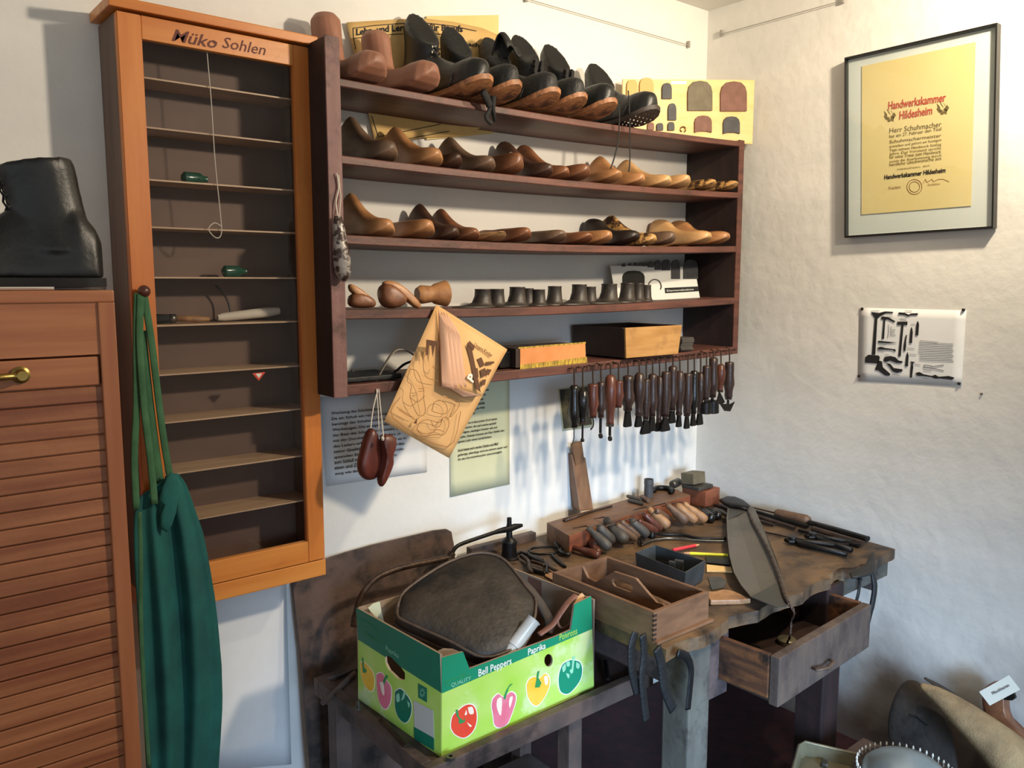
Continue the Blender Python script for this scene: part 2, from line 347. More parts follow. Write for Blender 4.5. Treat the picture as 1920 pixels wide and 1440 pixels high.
# ------------------------------------------------------------------ the room
XR = 2.27
bm = B(); box(bm, -2.2, XR, 0, .1, FL-.05, 2.37); struct('wall_back', bm, plaster_m)
bm = B(); box(bm, XR, XR+.1, -3.8, .1, FL-.05, 2.37); struct('wall_right', bm, plaster2_m)
bm = B(); box(bm, -2.2, XR, -3.8, 0, FL-.05, FL); struct('floor', bm, floor_m)
bm = B(); box(bm, -2.2, XR+.1, -3.8, .1, 2.37, 2.42); struct('ceiling', bm, ceil_m)
bm = B(); box(bm, 1.55, XR, -3.9, -3.8, FL-.05, 2.37); struct('wall_front', bm, plaster_m)
# picture wires
def wire(label, a, b, n):
    t = thing('picture_rail_wire', label, 'wire', a)
    bm = B(); tube(bm, [a, b], .0012, 6); obj('wire', bm, wire_m, t)
    for p in (a, b):
        bm = B(); p = V(p); n = V(n); obox(bm, p-n*.004+V((0, 0, .004)), (.008, .008, .02)); obj('clip', bm, wire_m, t, bev=.001)
wire('thin grey wire stretched along the back wall above the boots', (1.49, -.012, 2.243), (2.165, -.012, 2.243), (0, -1, 0))
wire('thin grey wire stretched along the corner wall above the framed certificate', (XR-.012, -.06, 2.283), (XR-.012, -.47, 2.283), (-1, 0, 0))
# ------------------------------------------------------------------ glass-fronted sole cabinet
cx0, cx1, cz0, cz1 = .436, .808, .857, 1.978
c = thing('display_cabinet', 'orange wooden wall cabinet with a glass door and lettering on its top rail', 'cabinet', (cx0, -.11, cz0))
bx('side_panel', cabside_m, c, cx0, cx0+.012, -.108, -.001, cz0+.03, cz1, bev=.001)
bx('side_panel', cabside_m, c, cx1-.012, cx1, -.108, -.001, cz0+.03, cz1, bev=.001)
bx('back_panel', cabin_m, c, cx0+.012, cx1-.012, -.008, -.001, cz0+.03, cz1)
bx('bottom_board', orangeh_m, c, cx0-.002, cx1+.002, -.124, -.001, cz0, cz0+.036, bev=.002)
bx('cornice', orangeh_m, c, cx0-.014, cx1+.012, -.135, -.001, cz1+.004, cz1+.022, bev=.002)
d = obj('door_frame', (lambda bm: (box(bm, cx0, cx0+.042, -.125, -.108, cz0+.038, cz1), box(bm, cx1-.039, cx1, -.125, -.108, cz0+.038, cz1), bmesh.ops.bevel(bm, geom=list(bm.edges), offset=.0015, segments=2, affect='EDGES'), bm)[-1])(B()), orange_m, c)
bm = B(); box(bm, cx0+.042, cx1-.039, -.1245, -.108, cz0+.038, .941)
obj('door_rail', bm, orangeh_m, d, bev=.0012)
bx('door_rail', orangeh_m, d, cx0+.042, cx1-.039, -.1245, -.108, 1.937, cz1, bev=.0012)
bx('glass_pane', glass_m, d, cx0+.042, cx1-.039, -.1175, -.1155, .941, 1.937)
bm = B(); lathe(bm, Y(264, 546, -.125), Y(264, 546, -.125)+V((0, -.03, 0)), [(0, .004), (.3, .0045), (.45, .009), (.7, .0115), (.9, .009), (1, .003)], 16)
obj('knob', bm, hred, d, smooth=True)
text('lettering', 'Müko', Y(322, 76, -.1247), (1, 0, 0), (0, 0, 1), mat('burnt_lettering', '5a1e10', None, bump=0), d, width=.084, height=.022, shear=.35, bold=.012)
text('lettering', '- Sohlen', Y(399, 86, -.1247), (1, 0, 0), (0, 0, 1), MATS['burnt_lettering'], d, width=.105, height=.021, shear=.3, bold=.002)
zs_in = []
for py in (185, 268, 356, 436, 521, 603, 687, 769, 858, 943):
    z = Y(540, py, -.1)[2]; zs_in.append(z)
    bx('inner_shelf', shelfin_m, c, cx0+.012, cx1-.012, -.1, -.008, z-.002, z+.001)
bm = B(); tube(bm, spline([Y(388, 98, -.106), Y(396, 190, -.106), Y(403, 300, -.106), Y(413, 400, -.106), Y(415, 438, -.107), Y(405, 446, -.107), Y(391, 430, -.107), Y(402, 418, -.107), Y(416, 425, -.107)]), .0011, 6)
obj('pull_string', bm, string_m, c)
t = thing('paint_brush', 'small brush lying behind the cabinet glass, left end of its shelf', 'brush', (.52, -.06, zs_in[5]+.012))
bm = B(); lathe(bm, (.49, -.05, zs_in[5]+.011), (.522, -.055, zs_in[5]+.011), [(0, .006), (.3, .010), (1, .009)], 10); obj('bristles', bm, lace_m, t, smooth=True)
bm = B(); lathe(bm, (.522, -.055, zs_in[5]+.011), (.534, -.056, zs_in[5]+.011), [(0, .0095), (1, .0095)], 10); obj('ferrule', bm, steel_m, t, smooth=True)
bm = B(); lathe(bm, (.534, -.056, zs_in[5]+.011), (.60, -.06, zs_in[5]+.008), [(0, .006), (.6, .007), (1, .004)], 10); obj('handle', bm, htan, t, smooth=True)
bm = B(); lathe(bm, (.62, -.05, zs_in[5]+.010), (.755, -.045, zs_in[5]+.021), [(0, .006), (.1, .009), (.8, .011), (1, .008)], 10)
tag(rebase(obj('paper_roll', bm, string_m, smooth=2)), 'pale crumpled paper roll lying behind the cabinet glass right of the brush', 'paper roll')
bm = B(); tube(bm, spline([Y(405, 535, -.04), Y(425, 560, -.04), Y(436, 600, -.05)]), .0022, 6)
tag(rebase(obj('bent_wire', bm, iron_m)), 'short dark bent wire standing behind the cabinet glass', 'wire')
for px, py, k, lab in ((360, 337, 2, 'small dark green bottle lying behind the cabinet glass on the third shelf'), (435, 517, 4, 'green blob of glass lying on the fifth inner shelf of the glass cabinet')):
    z = zs_in[k]; p = Y(px, py, -.06); bm = B(); lathe(bm, (p[0]-.02, -.06, z+.013), (p[0]+.03, -.06, z+.013), [(0, .006), (.1, .012), (.7, .012), (.85, .006), (1, .006)], 12)
    tag(rebase(obj('glass_bottle', bm, glasses_m, smooth=2)), lab, 'bottle')
bm = B(); a = Y(473, 700, -.108); r_ = .013
prism(bm, [a+V((0, 0, 0)), a+V((.028, 0, .001)), a+V((.013, 0, -.016))], (0, -.0008, 0))
s_ = obj('sticker', bm, c_red, c)
bm = B(); a2 = a+V((.0135, -.0009, -.0045)); prism(bm, [a2+V((-.007, 0, .003)), a2+V((.007, 0, .003)), a2+V((0, 0, -.006))], (0, -.0003, 0)); obj('sticker_centre', bm, c_white, s_)
# ------------------------------------------------------------------ tambour cabinet
tx1, tyf = .300, -.55
c = thing('tambour_cabinet', 'reddish brown roll-front cabinet with a black boot standing on it', 'cabinet', (-.2, -.3, FL))
bx('cabinet_top', tambp_m, c, -.7, tx1, tyf, -.01, 1.474, 1.49, bev=.002)
bx('top_panel', tambp_m, c, -.7, .279, tyf+.003, tyf+.02, 1.405, 1.474)
bx('stile', tambf_m, c, .279, tx1, tyf, tyf+.03, FL+.001, 1.474, bev=.0015)
bx('side_panel', tambf_m, c, tx1-.018, tx1, tyf+.03, -.01, FL+.001, 1.474)
bx('back_panel', tambf_m, c, -.7, tx1-.018, -.02, -.01, FL+.001, 1.474)
d = bx('handle_rail', tambp_m, c, -.7, .277, tyf+.004, tyf+.02, 1.364, 1.402, bev=.0015)
hz = Y(20, 706, tyf)[2]
bm = B(); tube(bm, spline([(.02, tyf-.012, hz), (.11, tyf-.016, hz), (.155, tyf-.016, hz+.001), (.176, tyf-.010, hz+.001)]), [.0045]*18+[.0055], 10)
hp = Y(38, 703, tyf+.004)
lathe(bm, hp+V((0, .001, 0)), hp+V((0, -.016, 0)), [(0, .011), (.25, .011), (.35, .008), (1, .006)], 16)
obj('handle', bm, brass_m, d, smooth=2)
bm = B(); z = 1.362; k = 0
while z > FL+.03:
    pr_ = [( -.7, 0, 0)]
    z1_ = z-.0212
    rr = [[V((x, tyf+.012, z)), V((x, tyf+.0075, z-.0004)), V((x, tyf+.0068, z-.0016)), V((x, tyf+.0066, z-.0196)), V((x, tyf+.0075, z-.0206)), V((x, tyf+.012, z1_))] for x in (-.7, .279)]
    rings(bm, rr); z -= .0222
box(bm, -.7, .279, tyf+.011, tyf+.014, FL+.01, 1.364)
obj('tambour_door', bm, tamb_m, c)
# ------------------------------------------------------------------ shoes and lasts
def foot(bm, L, W, prof, n=16, ty=0):
    "prof rows: t, half width factor, bottom z, top z, top narrowing; heel at y=0, toe at y=-L"
    rs = []
    for t, wf, zb, zt, nr, dx in prof:
        r = []
        for j in range(n):
            a = 2*math.pi*j/n; ca, sa = math.cos(a), math.sin(a)
            s = (abs(sa)**.75) if sa > 0 else -min(1, abs(sa)*2.4)
            v = .5+.5*s; wv = W*wf*(abs(ca)**(.7 if sa > -.01 else .5))*(1 if ca > 0 else -1)*(1-nr*v)
            r.append(V((wv+dx*W, -t*L, zb+(zt-zb)*v)))
        rs.append(r)
    rings(bm, rs)
def last_bm(kind, L=.2, W=.034, H=.1):
    bm = B(); s = {
     'peak': [(0, .35, .012, .45, .3), (.03, .62, .003, .68, .35), (.12, .74, 0, .88, .5), (.22, .74, 0, 1, .62), (.30, .70, .002, .9, .62), (.42, .68, .006, .66, .5), (.55, .82, .005, .50, .4), (.70, 1, .001, .40, .4), (.84, .92, .005, .38, .4), (.94, .66, .011, .36, .4), (1, .22, .020, .29, .3)],
     'cone': [(0, .4, .01, .6, .2), (.03, .65, .002, .85, .3), (.1, .72, 0, 1, .45), (.25, .72, 0, .96, .5), (.38, .66, .006, .72, .5), (.5, .74, .007, .54, .4), (.65, .96, .001, .40, .4), (.8, .97, .005, .36, .4), (.92, .72, .012, .34, .4), (1, .22, .020, .28, .3)],
     'low': [(0, .4, .008, .34, .2), (.04, .66, .002, .52, .3), (.15, .74, 0, .58, .4), (.3, .68, .004, .52, .4), (.45, .70, .007, .56, .35), (.6, .92, .003, .55, .4), (.75, 1, .005, .55, .4), (.88, .86, .011, .56, .4), (.96, .58, .018, .54, .4), (1, .2, .026, .46, .3)],
     'holed': [(0, .5, .006, .7, .1), (.03, .7, .001, .86, .2), (.12, .76, 0, .9, .3), (.3, .74, 0, .84, .35), (.36, .70, .004, .62, .35), (.5, .76, .007, .5, .3), (.66, .98, .004, .46, .25), (.8, 1, .010, .48, .25), (.93, .76, .018, .46, .25), (1, .26, .027, .36, .25)],
     'sole': [(0, .4, 0, .12, .1), (.04, .66, 0, .16, .1), (.15, .74, 0, .3, .3), (.3, .66, 0, .46, .4), (.45, .72, 0, .5, .4), (.62, .96, 0, .42, .35), (.78, 1, 0, .3, .3), (.92, .74, 0, .2, .2), (1, .24, 0, .1, .1)],
    }[kind]
    foot(bm, L, W, [(t, wf, zb, zt*H, nr, .12*math.sin(t*2.6)) for t, wf, zb, zt, nr in s])
    return bm
def fin_last(o, sub=1):
    m = o.modifiers.new('sub', 'SUBSURF'); m.levels = sub; m.render_levels = sub
    return o
LMESH = {}
def place(o, heel, toe, z, tilt=0, roll=0):
    "stands a shoe-like thing with its heel and toe over the two given points"
    h, t = V(heel), V(toe); d = t-h; a = math.atan2(d.y, d.x)+math.pi/2
    o.rotation_mode = 'XYZ'; o.location = (h.x, h.y, z); o.rotation_euler = Matrix.Rotation(a, 4, 'Z').to_euler()
    if tilt or roll:
        o.rotation_euler = (Matrix.Rotation(a, 4, 'Z')@Matrix.Rotation(roll, 4, 'Y')@Matrix.Rotation(tilt, 4, 'X')).to_euler()
    return d.length
def shoe_last(kind, col, heel, toe, z, label, H=.09, W=.032, group=None, tilt=0, roll=0, cat='shoe last', sub=1):
    Lr = round((V(toe)-V(heel)).xy.length, 3); key = (kind, H, W, Lr)
    bm = last_bm(kind, Lr, W*1.10, H*1.10); o = fin_last(obj('shoe_last', bm, LW[col], smooth=True), sub)
    place(o, heel, toe, z, tilt, roll)
    return tag(o, label, cat, group)
def boot_upper_bm(L, W, H, lean=.01, collar=0.0, cap=.25, nar=.12, slope=.022):
    bm = B()
    foot(bm, L, W, [(0, .30, .0, .050, .2, 0), (.03, .66, -.001, .068, .2, 0), (.12, .80, -.001, .095, .2, 0), (.28, .78, -.001, .108, .35, 0), (.42, .76, .0, .096, .42, 0), (.55, .86, .0, .076, .42, .05), (.68, 1, .0, .062, .3, .08), (.8, 1, .003, .066, .25, .08), (.9, .88, .008, .066, .25, .06), (.97, .60, .016, .060, .25, .04), (1, .25, .026, .048, .2, .02)], 20)
    rs = []
    for k in range(11):
        s = k/10; q = min(1, max(0, (s-.9)/.1)); z = .035+(H-.035)*s; cy = -.225*L+lean*s; ry = .205*L*(1-nar*math.sin(s*3))*(1-cap*q)+(.016*max(0, .4-s)); rx = W*(.80-.18*math.sin(s*3))*(1-cap*q)+(collar*s*s)
        rs.append([V((rx*math.cos(2*math.pi*j/16), cy+ry*math.sin(2*math.pi*j/16), z+(slope*s*s*math.sin(2*math.pi*j/16+.4)))) for j in range(16)])
    rings(bm, rs)
    return bm
def sole_bm(L, W, th, spring=.018, heel=.016, waist=.72, z0=0):
    "outline of a sole, sprung at the toe, with a heel block"
    out = [(0, 0), (.01, .35), (.04, .6), (.12, .78), (.3, waist), (.42, waist), (.56, .9), (.7, 1.04), (.83, 1.02), (.92, .82), (.98, .48), (1.0, .1)]
    full = [(t, w_) for t, w_ in out]+[(t, -w_) for t, w_ in out[::-1]][:-1]
    bm = B()
    def zb(t): return spring*max(0, (t-.62)/.38)**1.8
    top = [bm.verts.new((w_*W*1.06+.06*W*(t > .5), .004-t*(L+.010), z0+zb(t)+heel*0)) for t, w_ in full]
    bot = [bm.verts.new((w_*W*1.04+.06*W*(t > .5), .004-t*(L+.010), z0-th+zb(t))) for t, w_ in full]
    n = len(full)
    for i in range(n): bm.faces.new((top[i], top[(i+1) % n], bot[(i+1) % n], bot[i]))
    # cap strips across
    m_ = len(out)
    for vs, fl in ((top, 0), (bot, 1)):
        L_ = vs[:m_]; R_ = [vs[0]]+vs[m_:][::-1]
        R_ = R_[:m_]
        for i in range(m_-1):
            q = [L_[i], L_[i+1], R_[i+1] if i+1 < len(R_) else L_[i+1], R_[i]]
            q2 = []
            for v in q:
                if v not in q2: q2.append(v)
            if len(q2) > 2:
                try: bm.faces.new(q2 if not fl else q2[::-1])
                except ValueError: pass
    if heel:
        h = [(0, 0), (.01, .35), (.04, .6), (.12, .76), (.27, .7)]
        f = h+[(t, -w_) for t, w_ in h[::-1]][:-1]
        prism(bm, [V((w_*W, .003-t*L, z0-th-heel)) for t, w_ in f], (0, 0, heel))
    return bm
def boot(label, L, W, H, th=.012, heel=.012, spring=.018, upper=black_leather, sole=sole_m, laces=True, name='lace_up_boot', eyelets=5, collar=0, lean=.01, ragged=False, cap=.25, nar=.12, slope=.045):
    t = thing(name, label, 'boot', (0, 0, 0))
    z0 = th+heel
    bm = boot_upper_bm(L, W, H-z0, collar=collar, lean=lean, cap=cap, nar=nar, slope=slope); bmesh.ops.translate(bm, verts=bm.verts, vec=(0, 0, z0))
    u = obj('upper', bm, upper, t, smooth=True)
    r = u.modifiers.new('remesh', 'REMESH'); r.mode = 'VOXEL'; r.voxel_size = .0035; r.use_smooth_shade = True
    s = u.modifiers.new('smooth', 'SMOOTH'); s.iterations = 6; s.factor = .6
    bm = sole_bm(L, W, th, spring, 0, z0=z0); obj('sole', bm, sole, t, smooth=2)
    if heel:
        h = [(0, 0), (.01, .35), (.04, .6), (.12, .76), (.27, .7)]; f = h+[(a, -b) for a, b in h[::-1]][:-1]
        bm = B(); prism(bm, [V((b*W*1.02, .003-a*L, 0)) for a, b in f], (0, 0, heel+.001)); obj('heel', bm, sole_dark, t, smooth=2)
    # toe cap seam and welt
    bm = B(); tube(bm, [V((.06*W+W*.98*math.cos(a), -.70*L-.02*math.sin(a), z0+.006+.05*max(0, math.sin(a)))) for a in [math.pi*k/12 for k in range(13)]], .0011, 6); obj('toe_cap_seam', bm, upper, t)
    if laces:
        bm = B(); e = B(); fy = lambda z: -.225*L+lean*((z-z0-.035)/(H-z0-.035))-.19*L-.012*max(0, 1-(z-z0-.035)/.05)
        for k in range(eyelets):
            z = z0+.062+(H-z0-.070-slope)*k/max(1, eyelets-1)
            for s_ in (-1, 1):
                p = V((s_*.011, fy(z)+.004, z)); lathe(e, p, p+V((s_*.001, -.004, 0)), [(0, .0028), (1, .0024)], 8)
                z2 = z+(H-z0-.070-slope)/max(1, eyelets-1)
                if k < eyelets-1: tube(bm, [V((s_*.011, fy(z)-.001, z)), V((0, fy(z)-.005, (z+z2)/2)), V((-s_*.011, fy(z2)-.001, z2))], .0014, 5)
        obj('eyelets', e, steel_m, t); obj('lace', bm, lace_m, t, smooth=True)
    if ragged:
        bm = B()
        for k in range(22):
            z = z0+.062+(H-z0-.105)*k/21; y = -.225*L+lean*k/21-.180*L-.016*(1-k/21)**2
            for s_ in (-1, 1):
                p = V((s_*(.010+.003*random.random()), y, z)); obox(bm, p, (.008+.004*random.random(), .010, .007), Matrix.Rotation(random.uniform(-.5, .5), 3, 'Y'))
        obj('frayed_edge', bm, lace_m, t, bev=.001)
    return t
# big boot on the tambour cabinet
b1 = boot('large black ankle boot standing on the roll-front cabinet at the left edge', .235, .046, .168, .012, .004, .004, upper=black_leather, sole=lace_m, eyelets=6, lean=-.022, cap=.06, nar=.05, slope=.008)
place(b1, (.302, -.49, 0), (.07, -.45, 0), 1.4905, tilt=.0)
# ------------------------------------------------------------------ the open wall shelf
ROW = {1: (1.909, 1.928), 2: (1.758, 1.775), 3: (1.599, 1.613), 4: (1.445, 1.455), 5: (1.287, 1.301)}
SX0, SX1 = .832, 2.180; SAG = .009
def zrow(r, x):
    t = min(1, max(0, (x-SX0)/(SX1-SX0))); a, b = ROW[r]; return a+(b-a)*t-SAG*4*t*(1-t)*(.5 if r == 5 else 1)
c = thing('wall_shelf', 'wide dark red-brown open wall shelf holding rows of shoe lasts and boots', 'shelf', (SX0, -.1, 1.262))
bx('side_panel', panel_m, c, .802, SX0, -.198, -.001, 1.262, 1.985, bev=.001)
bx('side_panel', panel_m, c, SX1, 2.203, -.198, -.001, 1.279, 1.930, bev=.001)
bx('panel_edge', shelfedge_m, c, .801, SX0+.001, -.2015, -.197, 1.261, 1.987, bev=.001)
bx('panel_edge', shelf_m, c, SX1-.001, 2.204, -.2015, -.197, 1.278, 1.931, bev=.001)
for r in ROW:
    th = {1: .017, 2: .018, 3: .020, 4: .021, 5: .024}[r]
    bm = B(); n = 24; y0 = -.2
    vs = []
    rr = []
    for i in range(n+1):
        x = SX0+(SX1-SX0)*i/n; z = zrow(r, x); j = random.uniform(-.0008, .0008)
        rr.append([V((x, -.003, z)), V((x, y0+j, z-.0012)), V((x, y0-.0012+j, z-.003)), V((x, y0-.0012+j, z-th+.002)), V((x, y0+.001+j, z-th)), V((x, -.003, z-th))])
    rings(bm, rr)
    obj('shelf_board', bm, shelf_m, c)
bm = B()
for k in range(26):
    x = 1.47+.70*k/25; z = zrow(5, x)-.010
    lathe(bm, (x, -.198, z), (x, -.216, z+.002), [(0, .0016), (.85, .0016), (.86, .0034), (1, .003)], 6)
obj('hook_nails', bm, rust_m, c)['kind'] = 'stuff'
def FX(px, py, y=-.2): return Y(px, py, y)[0]
ordn = ['first', 'second', 'third', 'fourth', 'fifth', 'sixth', 'seventh', 'eighth', 'ninth', 'tenth', 'eleventh', 'twelfth', 'thirteenth', 'fourteenth', 'fifteenth']
def row_lasts(r, items, rowname, grp):
    for k, it in enumerate(items):
        px, py, kind, col, H, W, yt, desc = it[:8]; ex = it[8] if len(it) > 8 else {}
        x = FX(px, py, yt)-.012; hx = x+ex.get('dx', random.uniform(-.012, .012)); z = zrow(r, x)
        shoe_last(kind, col, (hx, ex.get('hy', -.012), 0), (x, yt, 0), z+ex.get('up', 0), ('%s, %s on %s' % (desc, ordn[k]+' from left', rowname)).replace('wooden last', 'last'), H, W, grp, tilt=ex.get('tilt', 0), roll=ex.get('roll', 0))
row_lasts(2, [
 (745, 290, 'peak', 'grey', .105, .034, -.222, 'greyish last with a tall pointed heel'),
 (829, 297, 'peak', 'tan', .098, .036, -.225, 'smooth tan last with a pointed heel'),
 (868, 300, 'low', 'dark', .065, .027, -.19, 'small dark low wooden last'),
 (929, 305, 'peak', 'grey', .092, .033, -.222, 'grey-brown wooden last with an angular heel'),
 (983, 312, 'low', 'brown', .085, .032, -.222, 'dirty brown rounded last with a wire ring'),
 (1040, 316, 'cone', 'dark', .100, .030, -.215, 'dark last with a sharp upright heel cone'),
 (1070, 318, 'cone', 'brown', .098, .030, -.205, 'dark brown last with a sharp heel cone'),
 (1108, 315, 'low', 'brown', .070, .033, -.226, 'long red-brown low last'),
 (1167, 322, 'low', 'tan', .060, .033, -.228, 'tan low last with a pale toe edge'),
 (1212, 326, 'peak', 'tan', .090, .031, -.215, 'orange-tan last under the hanging laces'),
 (1260, 330, 'peak', 'light', .088, .035, -.228, 'pale smooth last with a high heel'),
 (1296, 332, 'low', 'light', .066, .033, -.230, 'pale smooth low last'),
 (1345, 340, 'low', 'mottled', .056, .032, -.222, 'mottled yellow and brown last'),
 (1386, 342, 'low', 'mottled', .054, .032, -.228, 'blotched last touching the shelf side'),
], 'the second shelf', 'shoe lasts on the second shelf')
row_lasts(3, [
 (738, 436, 'peak', 'tan', .098, .034, -.215, 'light brown last with a tall triangular heel'),
 (813, 436, 'low', 'tan', .072, .034, -.215, 'brown low last with a broad toe'),
 (862, 440, 'peak', 'dark', .088, .031, -.190, 'dark brown last with a pointed heel'),
 (899, 441, 'peak', 'brown', .080, .031, -.205, 'brown angular last with a worn heel edge'),
 (948, 442, 'low', 'light', .040, .031, -.222, 'small low last with a yellowish toe'),
 (997, 446, 'low', 'brown', .064, .030, -.212, 'dark low last with a crossed strap toe'),
 (1062, 446, 'low', 'grey', .060, .034, -.215, 'wide grey-brown low last'),
 (1112, 448, 'low', 'brown', .056, .032, -.205, 'red-brown low last with a flat top'),
 (1150, 448, 'low', 'tan', .066, .031, -.222, 'narrow last with a bright orange toe'),
 (1200, 450, 'holed', 'black', .086, .034, -.205, 'almost black last with a high square heel'),
 (1233, 450, 'peak', 'mottled', .088, .034, -.222, 'last with a blackened heel and mottled toe'),
 (1268, 450, 'low', 'grey', .070, .031, -.220, 'slim grey-brown last'),
 (1336, 452, 'holed', 'light', .090, .033, -.228, 'pale last with a hole through its heel block'),
 (1371, 452, 'holed', 'tan', .088, .032, -.226, 'orange-brown last with a hole through its heel block'),
], 'the third shelf', 'shoe lasts on the third shelf')
# wire ring on the dirty last
bm = B(); q = Y(958, 290, -.13); tube(bm, [q+V((.006*math.cos(a), 0, .006*math.sin(a))) for a in [k*math.pi/6 for k in range(12)]]+[q+V((.006, 0, 0))], .0009, 5); tag(rebase(obj('wire_ring', bm, steel_m)), 'small wire ring sticking up from a dirty brown last on the second shelf', 'ring')
# fourth shelf: three lasts lying on their sides and the iron-like forms
x = FX(670, 560); z4 = zrow(4, x)
def tipped_last(lab, body, strip, o, n, thb):
    n = V(n).normalized(); q = [PP(a, b, o, n) for a, b in body]; t = thing('shoe_last', lab, 'shoe last', min(q, key=lambda v: v.z), 0, 'lasts lying on the fourth shelf')
    bm = B(); pillow(bm, q, n, thb); fin_last(obj('last_body', bm, LW['brown'], t, smooth=True))
    q2 = [PP(a, b, o, n)+n*.004 for a, b in strip]; bm = B(); pillow(bm, q2, n, .012, prof=((1, .3), (.93, .8), (.6, 1))); fin_last(obj('sole_face', bm, LW['tan'], t, smooth=True))
tipped_last('brown last tipped over beside the left shelf side, pale sole edge outward', [(653, 552), (668, 548), (684, 552), (702, 562), (704, 574), (698, 578), (660, 578), (652, 570)], [(651, 531), (660, 534), (675, 543), (692, 556), (701, 568), (699, 577), (691, 578), (682, 570), (668, 556), (651, 545)], V((.90, -.17, 1.45)), (-.15, -1, .1), .022)
tipped_last('big last tipped over with its pale tan sole slanting across it', [(709, 548), (712, 535), (722, 530), (738, 536), (752, 548), (764, 562), (755, 574), (740, 579), (724, 578), (713, 568)], [(712, 532), (720, 526), (734, 526), (750, 534), (768, 549), (785, 567), (789, 577), (783, 580), (774, 576), (758, 561), (740, 545), (722, 535)], V((.98, -.17, 1.45)), (-.15, -1, .1), .026)
bm = B(); a = V((FX(782, 560, -.12), -.12, z4+.028)); b = V((FX(832, 556, -.12), -.13, z4+.030)); lathe(bm, a, b, [(0, .016), (.15, .022), (.5, .019), (.6, .024), (.97, .031), (1, .029)], 18)
tag(rebase(obj('last_heel_block', bm, LW['tan'], smooth=2)), 'round tan and brown heel cone of a last lying above the newspaper tip', 'shoe last')
def form(px, ht, rx, label, flare=.5, yy=-.11, col=heel_m):
    x = FX(px, 560, yy); z = zrow(4, x)
    bm = B(); n = 16; rs = []
    for t, r, st in ((0, 1.22, flare), (.05, 1.2, flare*.95), (.10, 1.05, flare*.5), (.25, .92, flare*.12), (.6, .84, 0), (.92, .80, 0), (.96, .84, 0), (1, .80, 0)):
        rs.append([V((r*rx*math.cos(2*math.pi*j/n)-(st*rx*2.2 if math.cos(2*math.pi*j/n) < -.3 else 0)*(-math.cos(2*math.pi*j/n)), r*rx*1.15*math.sin(2*math.pi*j/n), t*ht)) for j in range(n)])
    rings(bm, rs)
    o = obj('heel_form', bm, col, smooth=2); o.location = (x, yy, z)
    tag(o, label, 'heel form', 'dark heel forms on the fourth shelf')
fl = [(905, .044, .023, 1.3, -.13), (931, .044, .022, .3, -.11), (970, .049, .023, 1.0, -.13), (990, .045, .017, .3, -.10), (1010, .042, .019, .3, -.12), (1040, .050, .021, .4, -.11), (1086, .054, .023, 1.1, -.13), (1106, .047, .019, .3, -.11), (1142, .054, .025, 1.2, -.13), (1176, .055, .022, .6, -.13), (1196, .053, .018, .3, -.11), (1212, .047, .015, .2, -.10)]
fdesc = ['squat dark heel form with a long flared foot', 'dark cone-shaped heel form', 'dark heel form with a crumpled rim', 'slim brownish heel form standing close behind another', 'short dark heel form', 'tall round dark heel form', 'large dark heel form with a flared foot', 'narrow ribbed dark heel form', 'wide dark heel form with a spreading base', 'dark heel form before the white heel card', 'brownish upright heel form before the white heel card', 'slim heel form beside the horseshoe on the card']
for k, (px, ht, rx, f, yy) in enumerate(fl): form(px, ht, rx, '%s, %s from left' % (fdesc[k], ordn[k]), f, yy)
# ------------------------------------------------------------------ top shelf: boot lasts and boots
def boot_last(label, heel, toe, H, W, col='boot', top=1.0):
    L = (V(toe)-V(heel)).xy.length; bm = B()
    foot(bm, L, W, [(0, .35, .004, .045, .2, 0), (.04, .66, 0, .06, .2, 0), (.15, .76, 0, .07, .3, 0), (.3, .72, .003, .066, .35, 0), (.45, .74, .005, .052, .35, 0), (.6, .94, .003, .050, .35, .05), (.75, 1.04, .003, .055, .3, .08), (.88, .92, .009, .056, .3, .06), (.96, .62, .018, .050, .3, .04), (1, .24, .028, .042, .2, .02)], 20)
    rs = []
    for k in range(11):
        s = k/10; q = min(1, max(0, (s-.86)/.14)); z = .03+(H-.03)*s; rx = W*(.74-.10*math.sin(s*3))*(1-.35*q*q); ry = .19*L*(1-.1*s)*(1-.35*q*q)+.014*max(0, .35-s)
        rs.append([V((rx*math.cos(2*math.pi*j/16), -.22*L+.012*s+ry*math.sin(2*math.pi*j/16), z)) for j in range(16)])
    rings(bm, rs)
    o = obj('boot_last', bm, LW[col], smooth=True)
    r = o.modifiers.new('remesh', 'REMESH'); r.mode = 'VOXEL'; r.voxel_size = .003; r.use_smooth_shade = True
    s = o.modifiers.new('smooth', 'SMOOTH'); s.iterations = 3; s.factor = .5
    place(o, heel, toe, zrow(1, heel[0])+.001, tilt=-.02)
    return tag(o, label, 'boot last', 'wooden boot lasts on the top shelf')
boot_last('tall rounded wooden boot last at the left end of the top shelf', (.868, -.035, 0), (FX(735, 140, -.26)-.02, -.245, 0), .160, .044)
boot_last('pinkish wooden boot last standing right beside the first black boot', (FX(722, 120, -.10)-.02, -.05, 0), (FX(833, 150, -.26)-.02, -.255, 0), .142, .043)
BT = [(937, 145, .172, .041, 'black lace-up boot with a tall stiff collar, leftmost boot on the top shelf', black_leather, True, False, .262),
      (990, 158, .158, .036, 'low black boot toe between the tall laced boot and the floppy one', black_rough, False, False, .25),
      (1060, 165, .155, .040, 'black boot with a flopped open tongue, third from the left of the boots', black_rough, True, False, .255),
      (1110, 180, .176, .038, 'black suede boot with a frayed lace edge, fourth of the boots', black_rough, False, True, .25),
      (1165, 190, .170, .039, 'black boot with a rounded shiny toe, directly left of the hobnailed boot', black_leather, False, True, .25),
      (1243, 198, .145, .043, 'black hobnailed boot at the right end of the row with long laces', black_leather, True, False, .25)]
BO = []
